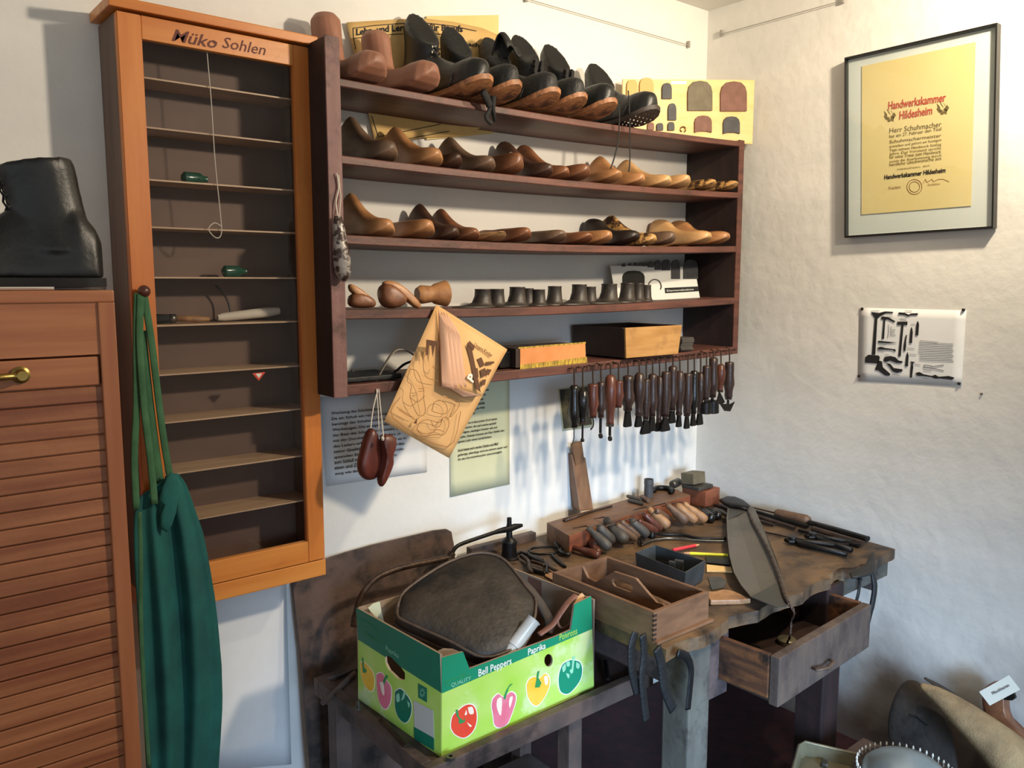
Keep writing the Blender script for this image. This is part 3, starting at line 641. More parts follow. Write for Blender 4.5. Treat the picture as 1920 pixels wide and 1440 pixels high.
for px, py, H, W, lab, um, lc, rg, ln in BT:
    b = boot(lab, ln, W, H, th=.011, heel=.0, spring=.026, upper=um, sole=sole_m if px != 1243 else sole_dark, laces=lc, ragged=rg, lean=-.012)
    b['group'] = 'black work boots on the top shelf'
    x = FX(px, py, -.275)-.030; hx = x+{937: -.058, 990: -.046, 1060: -.040, 1110: -.036, 1165: -.032, 1243: -.024}[px]
    place(b, (hx, -.275+ln, 0), (x, -.275, 0), zrow(1, x)+.004, tilt=-.02); BO.append(b)
# flopped tongue of the third boot, hobnails and hanging laces of the last one
b = BO[2]; L = .255
bm = B(); f = lambda u, v: V((-.03+.055*u, -.085-.05*v, .135+.045*math.sin(v*3.0)*(1-.4*u)+.01*math.sin(u*6))); grid(bm, f, 8, 10); obj('tongue', bm, black_rough, b, solid=.004, smooth=True, world=False)
b = BO[5]
bm = B()
for t in (.62, .69, .76, .83, .90, .95):
    for s in (-.8, -.4, 0, .4, .8):
        if t > .9 and abs(s) > .5: continue
        zz = .030*max(0, (t-.62)/.38)**1.8; p = V((s*.041*(1 if t < .88 else .75), .004-t*.26, zz)); lathe(bm, p+V((0, 0, .002)), p+V((0, 0, -.004)), [(0, .0035), (.5, .0032), (1, .0012)], 6)
obj('hobnails', bm, steel_m, b)['kind'] = 'stuff'
z1 = zrow(1, 1.6)
bm = B()
tube(bm, spline([Y(1148, 175, -.21), Y(1160, 200, -.225), Y(1161, 235, -.222), Y(1159, 265, -.222), Y(1152, 295, -.224), Y(1145, 316, -.226)]), .0026, 6, .5)
tube(bm, spline([Y(1178, 170, -.22), Y(1180, 205, -.228), Y(1181, 250, -.224), Y(1181, 300, -.226), Y(1179, 322, -.228)]), .0026, 6, .5)
tag(rebase(obj('hanging_boot_laces', bm, lace_m, smooth=True)), 'pair of long black laces hanging from the hobnailed boot over the shelf edge', 'laces')
bm = B(); tube(bm, spline([Y(905, 170, -.24), Y(915, 190, -.232), Y(918, 205, -.226), Y(912, 220, -.224), Y(922, 232, -.224)]), [.006, .010, .011, .010, .012]+[.010]*5+[.006]*15, 8, .6)
tube(bm, [Y(925, 180, -.235), Y(924, 205, -.226), Y(928, 228, -.224)], [.007, .006, .004], 6)
tag(rebase(obj('hanging_lace_tangle', bm, lace_m, smooth=True)), 'black knotted lace bundle hanging over the edge below the first boot', 'laces')
# hanging last on the shelf's left side panel
t = thing('silver_spotted_last', 'pale spotted last hanging on a string at the left side of the wall shelf', 'shoe last', Y(640, 525, -.225))
bm = B(); lathe(bm, Y(633, 405, -.22), Y(645, 528, -.22), [(0, .007), (.12, .012), (.35, .014), (.6, .018), (.85, .017), (.97, .009), (1, .004)], 14, 1.0); obj('body', bm, silver_m, t, smooth=True)
bm = B(); tube(bm, spline([Y(631, 325, -.207), Y(635, 350, -.207), Y(630, 380, -.208), Y(634, 408, -.214)]), .0016, 6); tube(bm, [Y(635, 328, -.207), Y(639, 370, -.207), Y(636, 410, -.214)], .0012, 6); obj('string', bm, string_m, t)
# ------------------------------------------------------------------ charts and the sole board on top
def plate(name, lab, cat, pts, nv, th, m, grp=None, parent=None):
    bm = B(); prism(bm, pts, V(nv).normalized()*th); o = obj(name, bm, m, parent)
    if parent: return o
    return tag(rebase(o), lab, cat, grp)
z0 = zrow(1, 1.0)
bm = B(); prism(bm, [Y(800, 30, -.008), Y(935, 28, -.008), Y(935, 75, -.008), Y(925, 250, -.008), Y(800, 262, -.008)], (0, .003, 0))
tag(rebase(obj('plain_wall_chart', bm, chartb_m)), 'plain yellowish paper sheet behind the lettered wall chart on the back wall', 'chart')
t = thing('lettered_wall_chart', 'yellowed curling wall chart with a black Gothic heading behind the top shelf boots', 'chart', Y(690, 262, -.012))
def chart_pt(px, py, off=0):
    q = max(0, (px-820)/140); return Y(px, py, -.014-.055*q*q-off)
top_ = [(650, 42), (700, 39), (750, 36), (800, 35), (850, 41), (905, 53), (935, 66), (962, 84)]
bot_ = [(704, 268), (735, 266), (765, 262), (800, 258), (840, 256), (880, 252), (900, 240), (925, 130)]
bm = B(); nn_ = len(top_)-1
def cf(u, v):
    i = min(nn_-1, int(u*nn_)); f = u*nn_-i
    a = [top_[i][k]*(1-f)+top_[i+1][k]*f for k in (0, 1)]; b = [bot_[i][k]*(1-f)+bot_[i+1][k]*f for k in (0, 1)]
    return chart_pt(a[0]*(1-v)+b[0]*v, a[1]*(1-v)+b[1]*v)
grid(bm, cf, 21, 10); obj('chart_sheet', bm, chart_m, t, smooth=True, solid=.0016)
bm = B(); n = (0, -1, 0)
def onchart(q): return [chart_pt(a, b, .0018) for a, b in q]
for q in ([(662, 53), (700, 48), (750, 44), (800, 43), (850, 49), (893, 58)], [(663, 72), (740, 64), (800, 62), (850, 66)], [(662, 53), (663, 72), (667, 92)], [(697, 218), (710, 258)], [(712, 256), (790, 240), (826, 233)], [(755, 262), (842, 246)]):
    stroke(bm, onchart(q), .0016, n)
obj('ruled_border', bm, ink, t)['kind'] = 'stuff'
for s_, x0, y0, x1, y1, hh in (('Lehr- und Lernmittel für Berufs', 668, 66, 868, 60, 13), ('aches', 878, 86, 912, 90, 8)):
    o = text('gothic_heading', s_, (0, 0, 0), (1, 0, 0), (0, 1, 0), ink, t, width=1, height=1, bold=.03)
    w_ = t['_w']; o_ = V((-w_[0], -w_[1], -w_[2]))
    for v in o.data.vertices:
        u_, v_ = v.co.x+w_[0], v.co.y+w_[1]
        px = x0+(x1-x0)*u_; py = y0+(y1-y0)*u_-v_*hh-(6*math.sin(math.pi*u_) if hh > 10 else 0)
        v.co = chart_pt(px, py, .0022)+o_
# sole sample board leaning across the corner
A_ = Y(1168, 148, -.035); B_ = X(1415, 150, XR-.012)
zb_ = zrow(1, 2.1)+.002
n_ = (B_-A_); n_.z = 0; n_ = V((n_.y, -n_.x, 0)).normalized()
if n_.y > 0: n_ = -n_
t = thing('sole_sample_board', 'pale wooden board with leather soles and heels leaning in the corner on the shelf', 'sample board', (A_+B_)/2*1.0)
o = V((0, 0, 0)); ztop = (A_.z+B_.z)/2
A2 = V((A_.x, A_.y, zb_)); B2 = V((B_.x, B_.y, zb_)); A3 = V((A_.x, A_.y, A_.z)); B3 = V((B_.x, B_.y, B_.z))
t.location = (A2+B2)/2; t['_w'] = list(t.location)
bm = B(); prism(bm, [A2, B2, B3, A3], -n_*.006); obj('board', bm, pine_m, t, bev=.001)
def arch(px, py, w_, h_, fl=0):
    "outline of a heel or sole piece standing on its straight edge, picture points"
    r = [(-.5, .5), (-.5, -.12), (-.44, -.32), (-.28, -.46), (0, -.5), (.28, -.46), (.44, -.32), (.5, -.12), (.5, .5)]
    if fl: r += [(.2, .5-fl), (-.2, .5-fl)]
    return [(px+a*w_, py+b*h_) for a, b in r]
for px, py, w_, h_, m_, f_ in ((1311, 180, 46, 56, soleg, 0), (1374, 181, 49, 56, solebr, 0), (1317, 233, 32, 32, solebr, .1), (1370, 235, 31, 33, soledk, .1), (1249, 171, 18, 30, soledk, 0), (1259, 210, 15, 32, soledk, 0), (1257, 237, 12, 16, soledk, 0), (1236, 238, 12, 14, soledk, 0), (1219, 237, 12, 14, solebr, 0), (1184, 165, 20, 30, chart_m, 0), (1211, 164, 26, 36, chart_m, 0)):
    bm = B(); prism(bm, [PP(a, b, A2, n_) for a, b in arch(px, py, w_, h_, f_)], n_*.006); obj('sole_piece', bm, m_, t, bev=.0008)
bm = B(); q = PP(1280, 243, A2, n_)+n_*.003; s_ = V((B2-A2)).normalized(); tube(bm, [q+s_*.009*math.cos(a)+V((0, 0, .008*math.sin(a))) for a in [k*math.pi/6 for k in range(-2, 9)]], .002, 6); obj('brass_ring', bm, brass_m, t)
bm = B(); tube(bm, [PP(a, b, A2, n_)+n_*.003 for a, b in ((1204, 180), (1218, 172), (1222, 166))], .002, 6); tube(bm, [PP(a, b, A2, n_)+n_*.003 for a, b in ((1218, 172), (1222, 178))], .002, 6); obj('brass_clip', bm, brass_m, t)
bm = B(); prism(bm, [PP(a, b, A2, n_) for a, b in ((1258, 152), (1287, 152), (1287, 158), (1258, 158))], n_*.001); obj('paper_label', bm, c_white, t)
# ------------------------------------------------------------------ bottom shelf contents
def z5(x): return zrow(5, x)
def crate(name, lab, cat, x0, x1, y0, y1, z, h, th, mf, ms, flare=0, tiltx=0, floor_=True):
    t = thing(name, lab, cat, ((x0+x1)/2, (y0+y1)/2, z))
    e = flare
    def wall(nm, m, a, b, c, d, nv):
        bm = B(); prism(bm, [a, b, c, d], nv); obj(nm, bm, m, t, bev=.0008)
    wall('front_panel', mf, (x0, y0, z), (x1, y0, z), (x1+e, y0-e*.4, z+h), (x0-e, y0-e*.4, z+h), (0, th, 0))
    wall('back_panel', ms, (x0, y1, z), (x1, y1, z), (x1+e, y1, z+h), (x0-e, y1, z+h), (0, -th, 0))
    wall('side_panel', ms, (x0, y0+th, z), (x0, y1-th, z), (x0-e, y1-th, z+h), (x0-e, y0+th, z+h), (th, 0, 0))
    wall('side_panel', ms, (x1, y0+th, z), (x1, y1-th, z), (x1+e, y1-th, z+h), (x1+e, y0+th, z+h), (-th, 0, 0))
    bx('bottom_panel', ms, t, x0+th, x1-th, y0+th, y1-th, z, z+.004)
    return t
xa, xb = FX(1163, 680, -.2), FX(1262, 660, -.2)
crate('wooden_tray_box', 'large open wooden box with a pale front on the lowest shelf', 'box', xa, xb-.004, -.222, -.02, zrow(5, xb)+.001, .083, .006, box_wood, box_dark, .010)
# the box leans forward: dark long sides reach up to the back
xc, xd = FX(968, 690, -.19), FX(1098, 680, -.19)
t = thing('cigar_box', 'flat dark box with an orange label edged in yellow, left of the large wooden box', 'box', ((xc+xd)/2, -.15, zrow(5, 1.4)+.001))
zz = zrow(5, 1.4)+.002
bx('box_body', box_dark, t, xc, xd, -.188, -.09, zz, zz+.048, bev=.001)
bm = B(); prism(bm, [Y(975, 653, -.189), Y(1097, 643, -.189), Y(1098, 671, -.189), Y(975, 686, -.189)], (0, -.0008, 0)); obj('label', bm, orange_lab, t)
bm = B(); prism(bm, [Y(975, 684, -.1895), Y(1100, 669, -.1895), Y(1101, 680, -.1895), Y(975, 695, -.1895)], (0, -.0008, 0)); obj('trim_strip', bm, yel_lab, t)
bm = B(); prism(bm, [Y(972, 651, -.1892), Y(1098, 641, -.1892), Y(1098, 644, -.1892), Y(972, 654, -.1892)], (0, -.0008, 0)); obj('trim_strip', bm, yel_lab, t)
bx('dark_end', iron_m, t, xc-.035, xc, -.17, -.10, zz, zz+.040, bev=.002)
for k in range(9):
    x = FX(1276, 650, -.16)+random.uniform(-.003, .003); z = zrow(5, x)+.0045*k+.001
    t_ = bx('leather_offcut', slate_m, None, x-.028, x+.028, -.185+random.uniform(-.004, .004), -.11, z, z+.004)
    tag(rebase(t_), 'thin grey leather offcut in the small stack right of the large wooden box', 'leather offcut', 'stacked leather offcuts')
bm = B(); tube(bm, spline([Y(705, 715, -.17), Y(718, 690, -.172), Y(735, 663, -.174), Y(752, 655, -.174), Y(775, 665, -.172), Y(800, 690, -.168)]), .0045, 8, .35)
tag(rebase(obj('leather_strip', bm, gstrap, smooth=True)), 'pale curved leather strip arching up from the lowest shelf behind the newspaper', 'leather strip')
bm = B(); tube(bm, spline([Y(662, 720, -.15), Y(700, 706, -.14), Y(735, 700, -.13), Y(760, 682, -.13), Y(790, 672, -.10)]), .0055, 8, .4)
tag(rebase(obj('leather_strip', bm, black_rough, smooth=True)), 'dark curved leather strip under the pale one on the lowest shelf', 'leather strip')
bm = B(); tube(bm, spline([Y(658, 695, -.06), Y(700, 700, -.06), Y(760, 703, -.08)]), .005, 8, .4)
tag(rebase(obj('leather_strip', bm, steel_m, smooth=True)), 'flat grey strip lying at the left end of the lowest shelf', 'leather strip')
bm = B(); box(bm, .84, .98, -.18, -.06, z5(.9)+.001, z5(.9)+.012); tag(rebase(obj('dark_leather_piece', bm, black_rough, bev=.003)), 'flat black leather piece lying at the left end of the lowest shelf', 'leather piece')
# heel sample card on the fourth shelf
A = Y(1160, 560, -.07); Bq = Y(1312, 556, -.10)
z_ = zrow(4, 1.9)+.001
A = V((A.x, -.06, z_)); Bq = V((FX(1313, 556, -.10), -.10, z_)); up_ = V((0, .025, .102)); n_ = (Bq-A).cross(up_).normalized()
if n_.y > 0: n_ = -n_
t = thing('heel_sample_card', 'white sample card with black heel shapes leaning on the fourth shelf', 'sample card', (A+Bq)/2)
bm = B(); prism(bm, [A, Bq, Bq+up_, A+up_], -n_*.003); obj('card', bm, cardw, t, bev=.0006)
for px, py, w_, h_ in ((1169, 497, 6, 6), (1180, 496, 6, 5), (1191, 495, 6, 5), (1200, 495, 6, 6), (1208, 496, 7, 7), (1220, 496, 10, 11), (1233, 497, 11, 18), (1248, 497, 15, 20), (1266, 505, 16, 36), (1294, 505, 27, 36), (1187, 522, 41, 28)):
    bm = B(); prism(bm, [PP(a, b, A, n_) for a, b in arch(px, py, w_, h_)], n_*.003); obj('heel_piece', bm, soledk if w_ < 30 else black_leather, t)
bm = B(); tube(bm, [PP(1227+12*math.cos(a), 537-13*math.sin(a)*(1 if a < math.pi else 1), A, n_)+n_*.002 for a in [math.pi*(-.15+1.3*k/12) for k in range(13)]], .0028, 6, .5); obj('heel_iron', bm, steel_m, t)
bm = B(); prism(bm, [PP(a, b, A, n_) for a, b in ((1246, 540), (1309, 537), (1310, 546), (1247, 550))], n_*.001); lb = obj('caption_strip', bm, ink, t)
a, b = PP(1250, 547, A, n_), PP(1300, 544, A, n_); text('caption', 'Damenabsätze', a+n_*.001, b-a, up_, c_white, lb, width=(b-a).length, height=.0055)
# ------------------------------------------------------------------ papers on the wall
def paper(name, lab, cat, corners, ax, v, m, curl=.003, th=.0006, grp=None):
    pts = [P(a, b, ax, v) for a, b in corners]; n = V((0, -1, 0)) if ax == 1 else V((-1, 0, 0))
    t = thing(name, lab, cat, (pts[2]+pts[3])/2, 0, grp); f = bil(*pts)
    bm = B(); grid(bm, lambda i, j: f(i, j)+n*(curl*(abs(2*i-1)**3)*(.4+.6*j)), 10, 8); obj('sheet', bm, m, t, smooth=True, solid=th)
    return t, f, n
def lines(t, f, n, txt, u0, u1, v0, dv, m, lift=.004, hk=.62, bold=0, shear=0, name='printed_lines'):
    "rows of small lettering following the sheet"
    w_ = V(t['_w']); bmj = None
    for k, s_ in enumerate(txt):
        if not s_: continue
        fu = min(1, len(s_)/max(len(q) for q in txt)) if isinstance(u1, str) else 1
        o = text(name, s_, (0, 0, 0), (1, 0, 0), (0, 1, 0), m, t, width=1, height=1, bold=bold, shear=shear)
        me = o.data
        ue = u1 if not isinstance(u1, str) else u0+(float(u1)-u0)*fu
        for v in me.vertices:
            a, b = v.co.x+w_[0], v.co.y+w_[1]
            v.co = f(u0+(ue-u0)*a, v0+dv*k-b*dv*hk)+n*lift-w_
        yield o
def join(objs, name, stuff=True):
    objs = list(objs); bm = B()
    for o in objs: bm.from_mesh(o.data)
    me = objs[0].data; bm.to_mesh(me); bm.free()
    for o in objs[1:]: bpy.data.objects.remove(o)
    if stuff: objs[0]['kind'] = 'stuff'
    objs[0].name = name
    return objs[0]
t, f, n = paper('text_sheet', 'white sheet of German text on the wall behind the two hanging lasts', 'text sheet', [(601, 745), (800, 728), (800, 885), (612, 912)], 1, -.001, paper_m, .001)
T1 = ['Werkzeug des Schuhmachers', 'Da ein Schuh ein recht komplexes Gebilde ist', 'benötigt der Schuhmacher eine Vielzahl von', 'Werkzeugen. Die einzigen Nähte. Die Sohle', 'der Rest des Schuhs wird geklebt. Das Zuschneiden', 'mit der Durchstechen des Leders, je', 'des Leders erfolgt nach Art wird es in', 'seiner Qualität und des Satzes werden', 'speziellen Eisen. Die kommt. Schnitt-', 'zum Schluß mit dem zum Handwerks-', 'eisen und Zierrädern', 'zeug wie die Kante']
join(lines(t, f, n, T1, .08, '.98', .20, .062, ink, .0035, .66, .012), 'printed_lines')
t, f, n = paper('text_sheet', 'yellow-green sheet of German text hanging on the wall right of the newspaper', 'text sheet', [(843, 700), (955, 690), (955, 908), (844, 932)], 1, -.002, paperg_m, .001)
T2 = ['und so manche gute große Zeit', 'Handwerk Herstellung eines', 'Gebrauch vorgegangen war', 'ein Paar „Böhmer Holz-Bei', 'schuhe, das wenig am Holz', 'oder Waldformen.', '', 'Einst gab es in fast jedem Dorf einen', 'Schuhmacher, der auf weiche speziell', 'gefertigten, niedrigen Hocker saß und', 'klopfte. Damals kostete ein Paar Stiefel den', 'ganzen Lohn eines Landarbeiters.', '', 'Auch heute noch werden Schuhe nach Maß', 'gefertigt, allerdings sind sie extrem teuer und', 'für den Normalverbraucher unerschwinglich.']
join(lines(t, f, n, T2, .12, '.95', .17, .036, ink, .0035, .66, .02), 'printed_lines')
t, f, n = paper('photograph', 'dark brownish photograph with a yellow border on the wall behind the hanging tools', 'photograph', [(1047, 729), (1108, 722), (1112, 800), (1055, 808)], 1, -.002, paperg_m, .0008)
bm = B(); g = bil(*[P(a, b, 1, -.004) for a, b in ((1049, 731), (1106, 725), (1110, 796), (1057, 804))]); grid(bm, g, 4, 4); obj('picture', bm, photo_m, t, solid=.0005)
# tool drawing sheet on the right wall
XQ = XR-.0015
t, f, n = paper('tool_drawing_sheet', 'white sheet with black drawings of shoemaker tools, pinned on the corner wall', 'poster', [(1612, 577), (1812, 582), (1803, 724), (1610, 714)], 0, XQ, paper_m, .001)
for a, b in ((1617, 579), (1807, 581), (1611, 705), (1799, 719)):
    bm = B(); p = X(a, b, XR-.002); lathe(bm, p, p+V((-.006, 0, 0)), [(0, .004), (.6, .004), (1, .002)], 10); obj('pin', bm, iron_m, t)
def q6(pts): return [X(1560+a/6.4, 540+b/6.4, XR-.0035) for a, b in pts]
bm = B(); n = V((-1, 0, 0))
for pts in ([(470, 290), (560, 300), (640, 280), (730, 285), (735, 300), (650, 300), (575, 340), (545, 370), (520, 800), (480, 800), (515, 360), (480, 310)], [(400, 830), (440, 800), (560, 810), (575, 830), (560, 905), (395, 895)],
            [(590, 350), (610, 340), (680, 350), (760, 400), (750, 412), (670, 375), (640, 380), (625, 610), (600, 610), (620, 380), (595, 375)], [(785, 400), (800, 405), (880, 405), (905, 400), (905, 445), (860, 440), (825, 820), (797, 820), (835, 440), (785, 445)],
            [(800, 292), (870, 296), (920, 320), (950, 305), (1030, 302), (1030, 325), (950, 325), (915, 340), (870, 322), (800, 318)], [(1035, 400), (1045, 440), (1035, 570), (1003, 568), (1012, 450), (1025, 400)], [(960, 470), (970, 530), (960, 662), (930, 660), (940, 540), (950, 475)],
            [(900, 560), (890, 640), (890, 700), (880, 760), (860, 750), (862, 690), (875, 620), (885, 570)], [(910, 770), (920, 820), (912, 940), (878, 938), (890, 830), (900, 780)], [(940, 880), (1000, 888), (970, 905), (975, 950), (960, 1075), (938, 1075), (945, 950), (955, 905)],
            [(555, 632), (690, 645), (780, 655), (690, 662), (555, 655)], [(545, 715), (590, 705), (640, 720), (760, 735), (765, 765), (730, 745), (640, 738), (560, 738)],
            [(630, 830), (700, 815), (760, 830), (800, 870), (850, 880), (840, 900), (780, 900), (700, 870), (640, 890), (620, 870)], [(560, 870), (600, 880), (610, 950), (700, 1030), (690, 1052), (640, 1050), (560, 990), (515, 980)], [(650, 900), (700, 910), (740, 960), (845, 975), (845, 1000), (780, 1018), (730, 1000), (690, 940)],
            [(1000, 1020), (1050, 1008), (1100, 1035), (1200, 1055), (1240, 1040), (1280, 1065), (1400, 1055), (1470, 1075), (1440, 1102), (1300, 1085), (1240, 1088), (1190, 1068), (1080, 1055), (1030, 1055)]):
    prism(bm, q6(pts), n*.0008)
obj('tool_drawings', bm, ink, t)['kind'] = 'stuff'
bm = B()
for y0, x0, x1 in [(630+21*k, 1055-2*k*(k < 8), 1270 if k == 0 else 1440+(k % 3)*10) for k in range(12)]: stroke(bm, q6([(x0, y0), (x1, y0+18)]), .0010, n, .0006)
for a, b, c, d in ((470, 270, 570, 274), (640, 332, 725, 334), (880, 272, 960, 276), (815, 362, 895, 366), (820, 382, 890, 386), (950, 432, 1000, 434), (560, 672, 650, 678), (550, 750, 630, 756), (905, 720, 990, 726), (935, 792, 1015, 800), (990, 912, 1060, 922), (640, 798, 680, 802), (1100, 985, 1195, 990), (720, 1038, 815, 1046), (1090, 1080, 1160, 1088), (725, 495, 765, 500), (725, 515, 750, 520), (725, 540, 755, 545), (725, 562, 765, 566)): stroke(bm, q6([(a, b), (c, d)]), .0009, n, .0006)
stroke(bm, q6([(680, 440), (684, 520), (670, 600)]), .0008, n); stroke(bm, q6([(712, 460), (708, 580)]), .0008, n)
for q in ([(1100, 945), (1110, 925), (1190, 935), (1200, 945), (1340, 925)], [(1100, 955), (1190, 960), (1340, 992)]): stroke(bm, q6(q), .0016, n)
obj('caption_lines', bm, inkg, t)['kind'] = 'stuff'
# framed certificate
t = thing('framed_certificate', 'large black-framed cream certificate with red and black lettering on the corner wall', 'picture frame', X(1720, 437, XR-.015))
fc = [V((XR-.022, -.475, 2.131)), V((XR-.022, -.868, 2.131)), V((XR-.022, -.885, 1.637)), V((XR-.022, -.50, 1.631))]
fc = [X(1583, 108, XR-.028), X(1870, 42, XR-.028), X(1862, 428, XR-.028), X(1583, 446, XR-.028)]
cc = sum(fc, V())/4
for k in range(4):
    a, b = fc[k], fc[(k+1) % 4]; bm = B(); d_ = (cc-(a+b)/2); d_.x = 0; d_.normalize(); i1 = a+(cc-a)*.022; i2 = b+(cc-b)*.022; i1.x = i2.x = a.x
    prism(bm, [a, b, i2, i1], (.024, 0, 0)); obj('frame_bar', bm, blackfr, t, bev=.0008)
sh = lambda p, s, x: V((x, cc.y+(p.y-cc.y)*s, cc.z+(p.z-cc.z)*s))
bm = B(); prism(bm, [sh(p, .985, XR-.012) for p in fc], (.006, 0, 0)); obj('mount_board', bm, mount_m, t)
g_ = lambda a, b: X(1540+a/3.274, 20+b/3.274, XR-.0135)
bm = B(); prism(bm, [g_(250, 342), g_(948, 192), g_(920, 1198), g_(247, 1252)], (-.0008, 0, 0)); ce = obj('certificate_sheet', bm, cert_m, t)
bm = B(); prism(bm, [sh(p, .965, XR-.024) for p in fc], (.0015, 0, 0)); obj('glass_pane', bm, glass_m, t)
def gtext(nm, s_, x0, y0, x1, y1, h_, m, bold=.02, shear=0):
    a, b = g_(x0, y0), g_(x1, y1); text(nm, s_, a+V((-.0012, 0, 0)), b-a, (0, 0, 1), m, ce, width=(b-a).length, height=h_*.00052, bold=bold, shear=shear)
gtext('red_heading', 'Handwerkskammer', 412, 608, 765, 556, 42, inkr); gtext('red_heading', 'Hildesheim', 480, 668, 682, 635, 42, inkr)
for k, (s_, y0, y1) in enumerate((('Herr August Schreiber', 752, 712), ('hat am 27. Februar den Titel', 782, 735), ('Schuhmachermeister', 816, 775), ('erworben und gehört am heutigen', 842, 800), ('Tage seinem Handwerk fünfzig', 865, 828), ('Jahre. Der Vorstand spricht', 888, 850), ('für seine Treue zum Handwerk', 910, 875), ('sowie die Anerkennung durch', 934, 895), ('herzliche Glückwünsche aus', 956, 915))):
    if 'August' in s_: s_ = 'Herr Schuhmacher'
    gtext('certificate_line', s_, 420, y0, 738, y1, 17 if k else 26, inko, .0)
gtext('certificate_line', 'Handwerkskammer Hildesheim', 388, 1036, 764, 992, 24, ink, .03)
gtext('certificate_line', 'Hildesheim, den', 470, 980, 668, 955, 10, inko, 0); gtext('certificate_line', 'Präsident', 415, 1100, 488, 1090, 16, inkl, 0); gtext('certificate_line', 'Geschäftsführer', 655, 1075, 732, 1068, 10, inkl, 0)
bm = B()
for r_ in (46, 32): stroke(bm, [g_(573+r_*math.cos(a), 1082+r_*math.sin(a))+V((-.001, 0, 0)) for a in [k*math.pi/12 for k in range(25)]], .0014, (-1, 0, 0))
stroke(bm, [g_(a, b)+V((-.001, 0, 0)) for a, b in ((625, 1060), (640, 1035), (650, 1055), (680, 1035), (690, 1050), (720, 1035), (750, 1035), (785, 1050))], .0012, (-1, 0, 0))
obj('seal_and_signature', bm, inkl, ce)['kind'] = 'stuff'
for cx_, cy_, sg in ((420, 645, 1), (745, 600, -1)):
    bm = B()
    for k in range(7):
        a = k*.9; p = g_(cx_+26*math.cos(a), cy_+24*math.sin(a))+V((-.001, 0, 0)); prism(bm, [p+V((0, .006*math.cos(a+b), .009*math.sin(a*1.3+b))) for b in (0, 1.6, 3.1, 4.7)], (-.0004, 0, 0))
    obj('leaf_ornament', bm, inko, ce)['kind'] = 'stuff'
bm = B(); p = X(1841, 738, XR); lathe(bm, p, p+V((-.006, 0, 0)), [(0, .003), (.7, .003), (1, .001)], 8); tag(rebase(obj('wall_nail', bm, steel_m)), 'small pale nail in the corner wall right of the tool drawings', 'nail')
# ------------------------------------------------------------------ newspaper
t = thing('folded_newspaper', 'yellowed folded newspaper hung by one corner over the fourth shelf edge', 'newspaper', Y(842, 858, -.235))
def nsheet(name, m, pts, y, bulge, th=.0008, ys=None):
    q = [Y(a, b, (ys[i] if ys else y)) for i, (a, b) in enumerate(pts)]; f = bil(*q)
    bm = B(); grid(bm, lambda u, v: f(u, v)+V((0, -bulge*math.sin(math.pi*u)*math.sin(math.pi*min(1, v*1.0)), 0)), 12, 12); return obj(name, bm, m, t, smooth=True, solid=th), f
o1, f1 = nsheet('back_page', news_m, [(818, 571), (951, 655), (842, 859), (720, 790)], -.226, .004, ys=(-.210, -.232, -.240, -.232))
o1b, _ = nsheet('back_page', news_m, [(820, 573), (947, 657), (840, 855), (724, 789)], -.220, .003, ys=(-.208, -.228, -.235, -.228))
o2, f2 = nsheet('front_page', news_m, [(829, 585), (951, 656), (903, 742), (856, 729)], -.25, .010, ys=(-.218, -.236, -.262, -.262))
for k in range(4):
    nsheet('inner_page', newsin_m, [(822+5*k, 580+2*k), (838+8*k, 608+6*k), (851+8*k, 731-k*2), (828+9*k, 725+k)], -.25, .006, ys=(-.218, -.240-.002*k, -.262, -.252-.002*k))
nsheet('inner_page', newsin_m, [(832, 722), (858, 728), (902, 742), (870, 745)], -.262, .002, ys=(-.255, -.264, -.264, -.256))
bm = B(); N_ = V((0, -1, 0)); yl = -.2475
def ny(pts, y=yl): return [Y(a, b, y) for a, b in pts]
def z5p(pts): return [(600+a/3.79, 560+b/3.79) for a, b in pts]
SH = [[(640, 500), (620, 580), (650, 620), (640, 700), (690, 820), (730, 830), (748, 790), (735, 700), (735, 640), (690, 520), (640, 500)], [(640, 700), (690, 735), (745, 690)], [(700, 640), (740, 640)], [(700, 660), (740, 655)],
      [(690, 920), (710, 880), (760, 860), (800, 870), (850, 880), (870, 850), (905, 845), (915, 900), (880, 965), (830, 965), (790, 970), (740, 980), (695, 940), (690, 920)], [(690, 935), (740, 960), (800, 950), (830, 930), (880, 945)], [(790, 870), (810, 910), (850, 905), (870, 850)],
      [(800, 780), (810, 740), (850, 725), (890, 745), (905, 790), (880, 820), (800, 800), (800, 780)], [(880, 700), (990, 740), (940, 830), (925, 825), (960, 750)], [(570, 700), (520, 850), (905, 1055), (1000, 800)], [(545, 770), (670, 850)], [(560, 790), (640, 840)],
      [(735, 400), (735, 500), (760, 560), (840, 585)], [(760, 300), (745, 410)], [(780, 320), (775, 400)], [(800, 480), (820, 500), (835, 470)]]
for q in SH: stroke(bm, spline([Y(a, b, -.2475) for a, b in z5p(q)], 4), .0013, N_)
ob = obj('shoe_drawings', bm, inkl, t); ob['kind'] = 'stuff'
bm = B()
for q in ([(755, 290), (845, 305), (845, 330), (835, 420), (825, 340), (815, 335), (800, 415), (790, 335), (775, 330), (765, 400), (752, 400)], [(690, 850), (685, 890), (665, 885)]): prism(bm, [Y(a, b, -.2475) for a, b in z5p(q)], (0, -.0006, 0))
ob = obj('dark_print', bm, inkb, t); ob['kind'] = 'stuff'
bm = B(); pf = lambda u, v, l=.0115: f2(u, v)+V((0, -l, 0))
prism(bm, [pf(*q) for q in ((.30, .30), (.42, .36), (.80, .95), (.62, .92))], (0, -.0006, 0))
prism(bm, [pf(*q) for q in ((.36, .22), (.46, .26), (.44, .34), (.34, .30))], (0, -.0006, 0))
